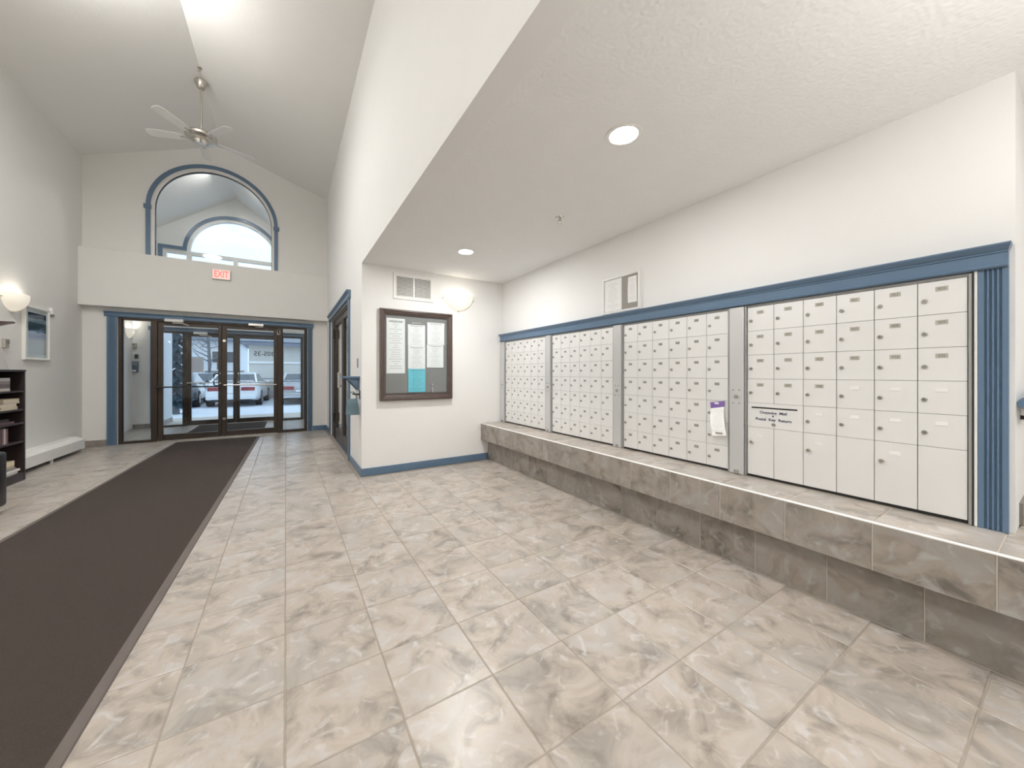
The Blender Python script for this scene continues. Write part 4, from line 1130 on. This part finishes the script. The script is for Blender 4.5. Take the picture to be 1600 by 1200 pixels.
for h_, cl, nm, ye in ((0.034, (0.72, 0.62, 0.47), 'tan', 6.35), (0.030, (0.78, 0.69, 0.54), 'cream', 6.33), (0.018, (0.70, 0.62, 0.50), 'thin beige', 6.385), (0.036, (0.80, 0.71, 0.56), 'pale cream topmost', 6.38)):
    book(bf - 0.21, bf - 0.012, ye - 0.27, ye, z, z + h_, cl, '%s book in the stack on the second shelf' % nm, 'flat'); z += h_ + .0008
z = shz[2]
book(bf - 0.21, bf - 0.01, 6.02, 6.29, z, z + 0.022, (0.16, 0.09, 0.11), 'plum book lying flat on the third shelf', 'flat')
book(bf - 0.21, bf - 0.02, 6.00, 6.22, z + 0.023, z + 0.055, (0.055, 0.045, 0.045), 'black book on top of the plum book', 'flat')
y = 5.95
for wd, hh, cl, nm in ((0.030, 0.165, (0.10, 0.05, 0.06), 'dark maroon'), (0.026, 0.158, (0.17, 0.10, 0.11), 'dusty plum'), (0.034, 0.170, (0.06, 0.05, 0.055), 'black spined'), (0.030, 0.160, (0.24, 0.15, 0.15), 'rosy brown'), (0.022, 0.172, (0.12, 0.07, 0.09), 'wine coloured'), (0.028, 0.163, (0.30, 0.22, 0.22), 'mauve'),
                       (0.020, 0.168, (0.72, 0.68, 0.66), 'white spined'), (0.018, 0.155, (0.38, 0.27, 0.26), 'pale brown'), (0.024, 0.166, (0.20, 0.11, 0.11), 'russet')):
    book(bf - 0.19, bf - 0.015, y, y + wd, shz[3], shz[3] + hh, cl, '%s book standing on the fourth shelf' % nm, 'up'); y += wd + .0015
z = 0.092
for h_, cl, nm, ye, fw in ((0.022, (0.60, 0.58, 0.55), 'grey lowest', 6.34, 0.0), (0.024, (0.82, 0.80, 0.77), 'white', 6.385, 0.0), (0.026, (0.30, 0.28, 0.27), 'dark grey', 6.33, -.01), (0.024, (0.62, 0.52, 0.40), 'tan', 6.32, -.015), (0.050, (0.80, 0.68, 0.50), 'thick cream topmost', 6.31, -.01)):
    book(bf - 0.22, bf - 0.008 + fw, ye - 0.30, ye, z, z + h_, cl, '%s book in the stack on the bottom shelf' % nm, 'flat'); z += h_ + .0008

# armchair at the left edge of the view
ac = thing('armchair', (-2.42, 4.62, 0), 'black leather armchair at the left edge in front of the bookcase', 'armchair')
for ya, yb in ((4.25, 4.38), (4.87, 5.0)):
    MB().box(-2.76, -2.055, ya, yb, 0.06, 0.53, 0.025, 3).build('arm', 'leather', ac, True)
MB().box(-2.76, -2.12, 4.382, 4.868, 0.06, 0.26, 0.02, 2).build('seat_base', 'leather', ac, True)
MB().box(-2.62, -2.11, 4.386, 4.864, 0.262, 0.42, 0.04, 3).build('seat_cushion', 'leather', ac, True)
MB().box(-2.79, -2.622, 4.384, 4.866, 0.262, 0.80, 0.04, 3).build('backrest', 'leather', ac, True)
for x in (-2.72, -2.14):
    for y in (4.30, 4.95):
        MB().cyl((x, y, 0.0), (x, y, 0.062), 0.018, 0.024, n=12).build('leg', 'black', ac, True)

# ---------------------------------------------------------------- shelf, bag, switch on the side wall
ws = thing('wall_shelf', (XC, 4.72, 1.0), 'small blue wall shelf with a triangular bracket by the corner', 'shelf')
box('shelf_board', XC - 0.19, XC - 0.0005, 4.62, 4.90, 1.150, 1.170, 'blue', ws, .002)
for y in (4.66, 4.84):
    MB().prism([(XC - .0005, 1.149), (XC - 0.14, 1.149), (XC - .0005, 0.99)], 'Y', y, y + 0.02).build('bracket', 'blue', ws)
hk = tag(MB().box(XC - .008, XC - .0005, 4.60, 4.64, 0.90, 1.0, .001).tube([(XC - .006, 4.62, 0.955), (XC - .05, 4.62, 0.955), (XC - .085, 4.62, 0.965)], 0.010, 10).build('wall_hook', 'black'), 'black metal hook under the small blue shelf', 'hook')
bg = thing('handbag', (XC - 0.085, 4.62, 0.715), 'small grey teal bag hanging from the black hook by the corner', 'bag')
mb = MB()
vs = []
for z_, hw, hd in ((0.715, 0.070, 0.030), (0.725, 0.072, 0.034), (0.84, 0.064, 0.030), (0.90, 0.052, 0.020), (0.905, 0.048, 0.012)):
    for sx, sy in ((-1, -1), (1, -1), (1, 1), (-1, 1)):
        vs.append((XC - 0.085 + sx * hw, 4.62 + sy * hd, z_))
fs = [(0, 1, 2, 3), (16, 17, 18, 19)]
for i in range(4):
    for k in range(4):
        fs.append((4 * i + k, 4 * i + (k + 1) % 4, 4 * i + 4 + (k + 1) % 4, 4 * i + 4 + k))
mb.poly(vs, fs).build('body', 'teal', bg)
MB().tube([(XC - 0.13, 4.62, 0.895), (XC - 0.125, 4.62, 0.95), (XC - 0.10, 4.62, 0.985), (XC - 0.07, 4.62, 0.985), (XC - 0.045, 4.62, 0.95), (XC - 0.04, 4.62, 0.895)], 0.006, 8).build('strap', 'teal', bg, True)
MB().prism([(XC - .145, .80), (XC - .025, .80), (XC - .035, .86), (XC - .135, .86)], 'Y', 4.585, 4.589).build('flap', 'teal', bg)
sw = thing('light_switch', (XC, 4.775, 1.27), 'grey light switch plate on the side wall above the blue shelf', 'switch')
box('plate', XC - 0.006, XC - .0005, 4.74, 4.81, 1.275, 1.39, 'plate_d', sw, .002)
box('rocker', XC - 0.010, XC - 0.006, 4.76, 4.79, 1.30, 1.365, 'plate', sw, .001)

# ---------------------------------------------------------------- vestibule fittings
ic = thing('intercom', (-2.787, YO, 1.23), 'slate blue entry intercom panel on the vestibule wall', 'intercom')
box('body', -2.845, -2.725, YO - 0.045, YO - .0005, 1.235, 1.475, 'card_blue', ic, .004)
box('hood', -2.840, -2.730, YO - 0.056, YO - .046, 1.37, 1.47, 'slate', ic, .003)
box('label_strip', -2.838, -2.755, YO - 0.048, YO - .0452, 1.25, 1.285, 'white_pl', ic)
kp = thing('card_reader', (-2.757, YO, 1.52), 'small dark square card reader above the intercom', 'card reader')
box('body', -2.79, -2.724, YO - 0.02, YO - .0005, 1.525, 1.63, 'plate_d', kp, .003)
box('key_pad', -2.78, -2.734, YO - 0.024, YO - .0202, 1.54, 1.615, 'black', kp)
bx = thing('key_box', (-2.797, YO, 1.75), 'grey framed key box on the vestibule wall under the sconce', 'key box')
box('body', -2.845, -2.752, YO - 0.03, YO - .0005, 1.752, 1.865, 'plate_d', bx, .003)
box('door_panel', -2.835, -2.762, YO - 0.036, YO - .0302, 1.762, 1.855, 'plate', bx, .002)
box('label_slot', -2.815, -2.782, YO - 0.038, YO - .0362, 1.825, 1.84, 'black', bx)
vn = thing('framed_notice', (VX0, 10.6, 1.33), 'narrow black framed notice on the vestibule left wall', 'notice frame')
MB().frame(10.46, 10.74, 1.335, 1.645, [(0, 0.0005), (0, 0.018), (0.014, 0.018), (0.014, 0.0005)], lambda u, v, d_: (VX0 + d_, u, v)).build('frame', 'black', vn)
box('sheet', VX0 + 0.002, VX0 + 0.008, 10.474, 10.726, 1.349, 1.631, 'paper_y', vn)
vh = thing('baseboard_heater', (VX1, 9.9, 0), 'white baseboard heater on the vestibule right wall', 'heater')
box('cover', VX1 - 0.12, VX1 - .001, 9.2, 10.6, 0.05, 0.22, 'white_paint', vh, .006)
box('slot', VX1 - 0.124, VX1 - .1205, 9.23, 10.57, 0.17, 0.19, 'dark_gap', vh)
box('foot', VX1 - 0.11, VX1 - .02, 9.25, 9.28, 0.0, 0.05, 'white_paint', vh); box('foot', VX1 - 0.11, VX1 - .02, 10.5, 10.53, 0.0, 0.05, 'white_paint', vh)

# ---------------------------------------------------------------- outside
struct(box('ground', -45, 45, YO + 0.21, 90, -0.25, -0.03, 'asphalt'), 'pale frosted parking lot outside the doors', 'ground')
struct(box('floor', -3.2, 1.2, YO + 0.205, 13.2, -0.12, -0.012, 'grout_l'), 'concrete porch slab outside the outer doors', 'floor')
pw_ = thing('porch_wall', (-2.55, 11.8, 0), 'pale porch side wall outside the left sidelight', 'wall', kind='structure')
box('wall_panel', -2.70, -2.45, YO + 0.17, 12.35, -0.012, 2.9, 'pale_siding', pw_)
box('tile_base', -2.45, -2.438, YO + 0.17, 12.35, -0.012, 0.10, 'base_tile', pw_)

sp_ = thing('cedar_tree', (-2.85, 14.8, -0.03), 'dark columnar evergreen beyond the porch wall', 'tree')
MB().cyl((-2.85, 14.8, -0.03), (-2.85, 14.8, 0.5), 0.09, 0.07, n=10).build('trunk', 'bark', sp_)
mb = MB()
rnd = random.Random(3)
for lv in range(16):
    zz = 0.25 + lv * 0.19
    R_ = 0.34 * (1 - lv / 22.0) + 0.05
    for k in range(15):
        a = rnd.uniform(0, 2 * PI)
        r_ = R_ * rnd.uniform(0.75, 1.1)
        c_, s_ = math.cos(a), math.sin(a)
        wv = 0.06 + 0.04 * rnd.random()
        mb.poly([(-2.85, 14.8, zz + 0.16), (-2.85 + c_ * r_ * .6 - s_ * wv, 14.8 + s_ * r_ * .6 + c_ * wv, zz + .02), (-2.85 + c_ * r_, 14.8 + s_ * r_, zz - 0.12), (-2.85 + c_ * r_ * .6 + s_ * wv, 14.8 + s_ * r_ * .6 - c_ * wv, zz + .02), (-2.85 + c_ * r_ * .55, 14.8 + s_ * r_ * .55, zz - .06)], [(0, 1, 2, 3), (0, 4, 1), (1, 4, 2), (2, 4, 3), (3, 4, 0)])
mb.build('needle_branches', 'evergreen', sp_)

def bare_tree(x, y, h, label, seed):
    rn = random.Random(seed)
    t = thing('bare_tree', (x, y, -0.03), label, 'tree', 'bare winter trees')
    MB().tube([(x, y, -0.03), (x + .05, y, h * .3), (x - .05, y + .05, h * .6), (x, y, h)], [0.11, 0.09, 0.06, 0.015], 8).build('trunk', 'bark', t, True)
    for k in range(14):
        z_ = h * rn.uniform(.28, .9)
        a = rn.uniform(0, 2 * PI); ln = rn.uniform(.8, 1.9) * (1 - z_ / h * .5)
        e_ = Vector((x + ln * math.cos(a), y + ln * math.sin(a), z_ + ln * rn.uniform(.4, .9)))
        b = MB().tube([(x, y, z_), ((x + e_.x) / 2, (y + e_.y) / 2, z_ + (e_.z - z_) * .35), e_], [0.035, 0.022, 0.006], 6).build('branch', 'bark', t)
        mbb = MB()
        for q in range(5):
            f_ = rn.uniform(.35, .95); p_ = Vector((x, y, z_)).lerp(e_, f_)
            dd = Vector((rn.uniform(-.4, .4), rn.uniform(-.4, .4), rn.uniform(.1, .5)))
            mbb.tube([p_, p_ + dd * .5 + Vector((0, 0, -.03)), p_ + dd], [0.010, 0.007, 0.003], 5)
        mbb.build('twigs', 'bark', b)
bare_tree(-3.78, 26.9, 6.2, 'bare winter tree seen through the left outer door', 4)
bare_tree(-1.2, 30.5, 6.5, 'bare winter tree behind the garage block', 9)

# garage block (right) and apartment block (left)
gb = thing('garage_building', (1.5, 21.2, -0.03), 'beige garage block with a white band and overhead doors', 'building')
GX0, GX1, GY = -1.50, 9.0, 21.2
box('wall', GX0, GX1, GY, GY + 6, -0.03, 2.62, 'beige_siding', gb)
box('band', GX0 - .02, GX1, GY - 0.06, GY - 0.001, 1.70, 1.80, 'white_pl', gb)
box('band', GX0 - .02, GX1, GY - 0.05, GY - 0.001, 0.93, 0.98, 'slate', gb)
for i in range(9):
    box('siding_board', GX0, GX1, GY - 0.018, GY - 0.001, 1.82 + i * 0.085, 1.82 + i * 0.085 + 0.078, 'beige_siding', gb)
box('roof_fascia', GX0 - 0.3, GX1 + .3, GY - 0.45, GY - 0.40, 2.55, 2.72, 'slate', gb)
MB().prism([(GY - 0.45, 2.70), (GY - 0.45, 2.74), (GY + 3, 3.5), (GY + 6.4, 2.74), (GY + 6.4, 2.70), (GY + 3, 3.46)], 'X', GX0 - .3, GX1 + .3).build('roof', 'roof', gb)
for k in range(3):
    xa = -1.15 + k * 3.1
    f_ = box('garage_door_frame', xa - .10, xa + 2.5, GY - 0.075, GY - 0.0605, -0.03, 0.925, 'cream', gb)
    for j in range(4):
        box('door_panel', xa, xa + 2.4, GY - 0.088, GY - 0.0755, 0.0 + j * 0.22, 0.0 + j * 0.22 + 0.212, 'felt_b', f_)
ab = thing('apartment_building', (-7, 29, -0.03), 'pale apartment block with slate garage doors beyond the tree', 'building')
box('wall', -14, -2.6, 29, 36, -0.03, 3.3, 'pale_siding', ab)
MB().prism([(28.5, 3.25), (28.5, 3.4), (32.5, 4.5), (36.5, 3.4), (36.5, 3.25)], 'X', -14.4, -2.3).build('roof', 'roof', ab)
for k in range(4):
    xa = -12.2 + k * 2.65
    f_ = box('door_frame', xa - .08, xa + 2.0, 28.94, 28.999, -0.03, 1.45, 'cream', ab)
    for j in range(3):
        box('door_panel', xa, xa + 1.92, 28.91, 28.939, 0.4 + j * .33, 0.4 + j * .33 + .32, 'slate', f_)
    fw = box('window_frame', xa + .3, xa + 1.5, 28.94, 28.999, 1.85, 2.65, 'white_pl', ab)
    box('pane', xa + .36, xa + 1.44, 28.92, 28.939, 1.91, 2.59, 'car_glass', fw)

def car(loc, heading, paint, label):
    t = thing('car', loc, label, 'car', 'parked cars')
    keep = WL[t].copy(); WL[t] = Vector((0, 0, 0))
    # local: length along +y (front), rear at y=0, width x
    Wd, Ln = 0.84, 4.3
    secs = [(0.00, .62, .36, .70), (0.05, .76, .27, .84), (0.35, .83, .22, .90), (0.95, .84, .20, .92), (2.2, .84, .20, .90), (3.2, .83, .21, .86), (3.95, .78, .24, .74), (4.25, .66, .30, .60), (4.30, .58, .38, .54)]
    vs = []; n = 8
    for y_, hw, zb, zt_ in secs:
        zm = zb + (zt_ - zb) * .55
        vs += [(-hw * .9, y_, zb), (-hw, y_, zb + .08), (-hw, y_, zm), (-hw * .88, y_, zt_), (hw * .88, y_, zt_), (hw, y_, zm), (hw, y_, zb + .08), (hw * .9, y_, zb)]
    fs = [tuple(range(n)), tuple(range(len(vs) - n, len(vs)))]
    for i in range(len(secs) - 1):
        for k in range(n):
            fs.append((i * n + k, i * n + (k + 1) % n, (i + 1) * n + (k + 1) % n, (i + 1) * n + k))
    MB().poly(vs, fs).build('body', paint, t, True)
    # roof and windows
    ro_ = [(0.45, .70, .90), (1.15, .58, 1.24), (1.75, .58, 1.29), (2.25, .60, 1.25), (3.05, .70, .88)]
    vs = []
    for y_, hw, z_ in ro_: vs += [(-hw, y_, z_), (hw, y_, z_)]
    low = [(-.74, .45, .86), (.74, .45, .86), (.76, 3.05, .84), (-.76, 3.05, .84)]
    base = len(vs); vs += low
    fs = [(2, 3, 5, 4), (4, 5, 7, 6)]
    MB().poly([(-.575, 1.12, 1.235), (.575, 1.12, 1.235), (.585, 1.75, 1.295), (-.585, 1.75, 1.295), (.60, 2.28, 1.255), (-.60, 2.28, 1.255), (-.575, 1.12, 1.21), (.575, 1.12, 1.21), (.60, 2.28, 1.23), (-.60, 2.28, 1.23)],
              [(0, 1, 2, 3), (3, 2, 4, 5), (6, 9, 8, 7), (0, 6, 7, 1), (5, 4, 8, 9), (1, 7, 8, 4, 2), (0, 3, 5, 9, 6)]).build('roof', paint, t)
    gv = [(-.70, .45, .86), (.70, .45, .86), (.565, 1.13, 1.215), (-.565, 1.13, 1.215), (-.74, 3.05, .84), (.74, 3.05, .84), (.595, 2.27, 1.235), (-.595, 2.27, 1.235)]
    MB().poly(gv, [(0, 1, 2, 3), (4, 7, 6, 5), (0, 3, 7, 4), (1, 5, 6, 2), (3, 2, 6, 7), (0, 4, 5, 1)]).build('windows', 'car_glass', t)
    for s_ in (-1, 1):
        MB().tube([(s_ * .715, .42, .87), (s_ * .585, 1.12, 1.225)], 0.035, 6).build('pillar', paint, t)
        MB().box(min(s_ * .28, s_ * .70), max(s_ * .28, s_ * .70), -0.012, 0.06, .60, .735, .01).build('tail_lamp', 'tail', t)
        MB().box(min(s_ * .80, s_ * .93), max(s_ * .80, s_ * .93), 2.72, 2.84, .86, .97, .02).build('mirror', paint, t)
        for y_ in (.80, 3.45):
            w_ = MB().cyl((s_ * .66, y_, .30), (s_ * .85, y_, .30), .30, n=24).build('tyre', 'tyre', t, True)
            MB().cyl((s_ * .845, y_, .30), (s_ * .858, y_, .30), .19, n=20).build('rim', 'chrome', w_, True)
    MB().box(-.22, .22, -0.03, 0.06, .52, .585, .004).build('number_plate', 'white_pl', t)
    MB().box(-.74, .74, -0.06, 0.10, .28, .48, .03, 2).build('bumper', paint, t, True)
    MB().box(-.60, .60, 0.0, .12, .20, .285, .01).build('under_tray', 'tyre', t)
    MB().box(-.66, .66, .02, .16, .955, .985, .008).box(-.5, -.46, .06, .12, .84, .956).box(.46, .5, .06, .12, .84, .956).build('spoiler', paint, t)
    t.rotation_euler = (0, 0, heading)
    WL[t] = keep
    return t
car((-1.70, 16.75, -0.03), math.radians(-3), 'car_white', 'white coupe parked with its rear to the doors')
car((-3.56, 16.85, -0.03), math.radians(2), 'car_dark', 'dark grey car parked left of the white coupe')
car((-3.6, 25.55, -0.03), PI, 'car_silver', 'silver car parked beyond the white coupe')
car((0.55, 16.6, -0.03), math.radians(-2), 'car_silver', 'silver car parked right of the white coupe')
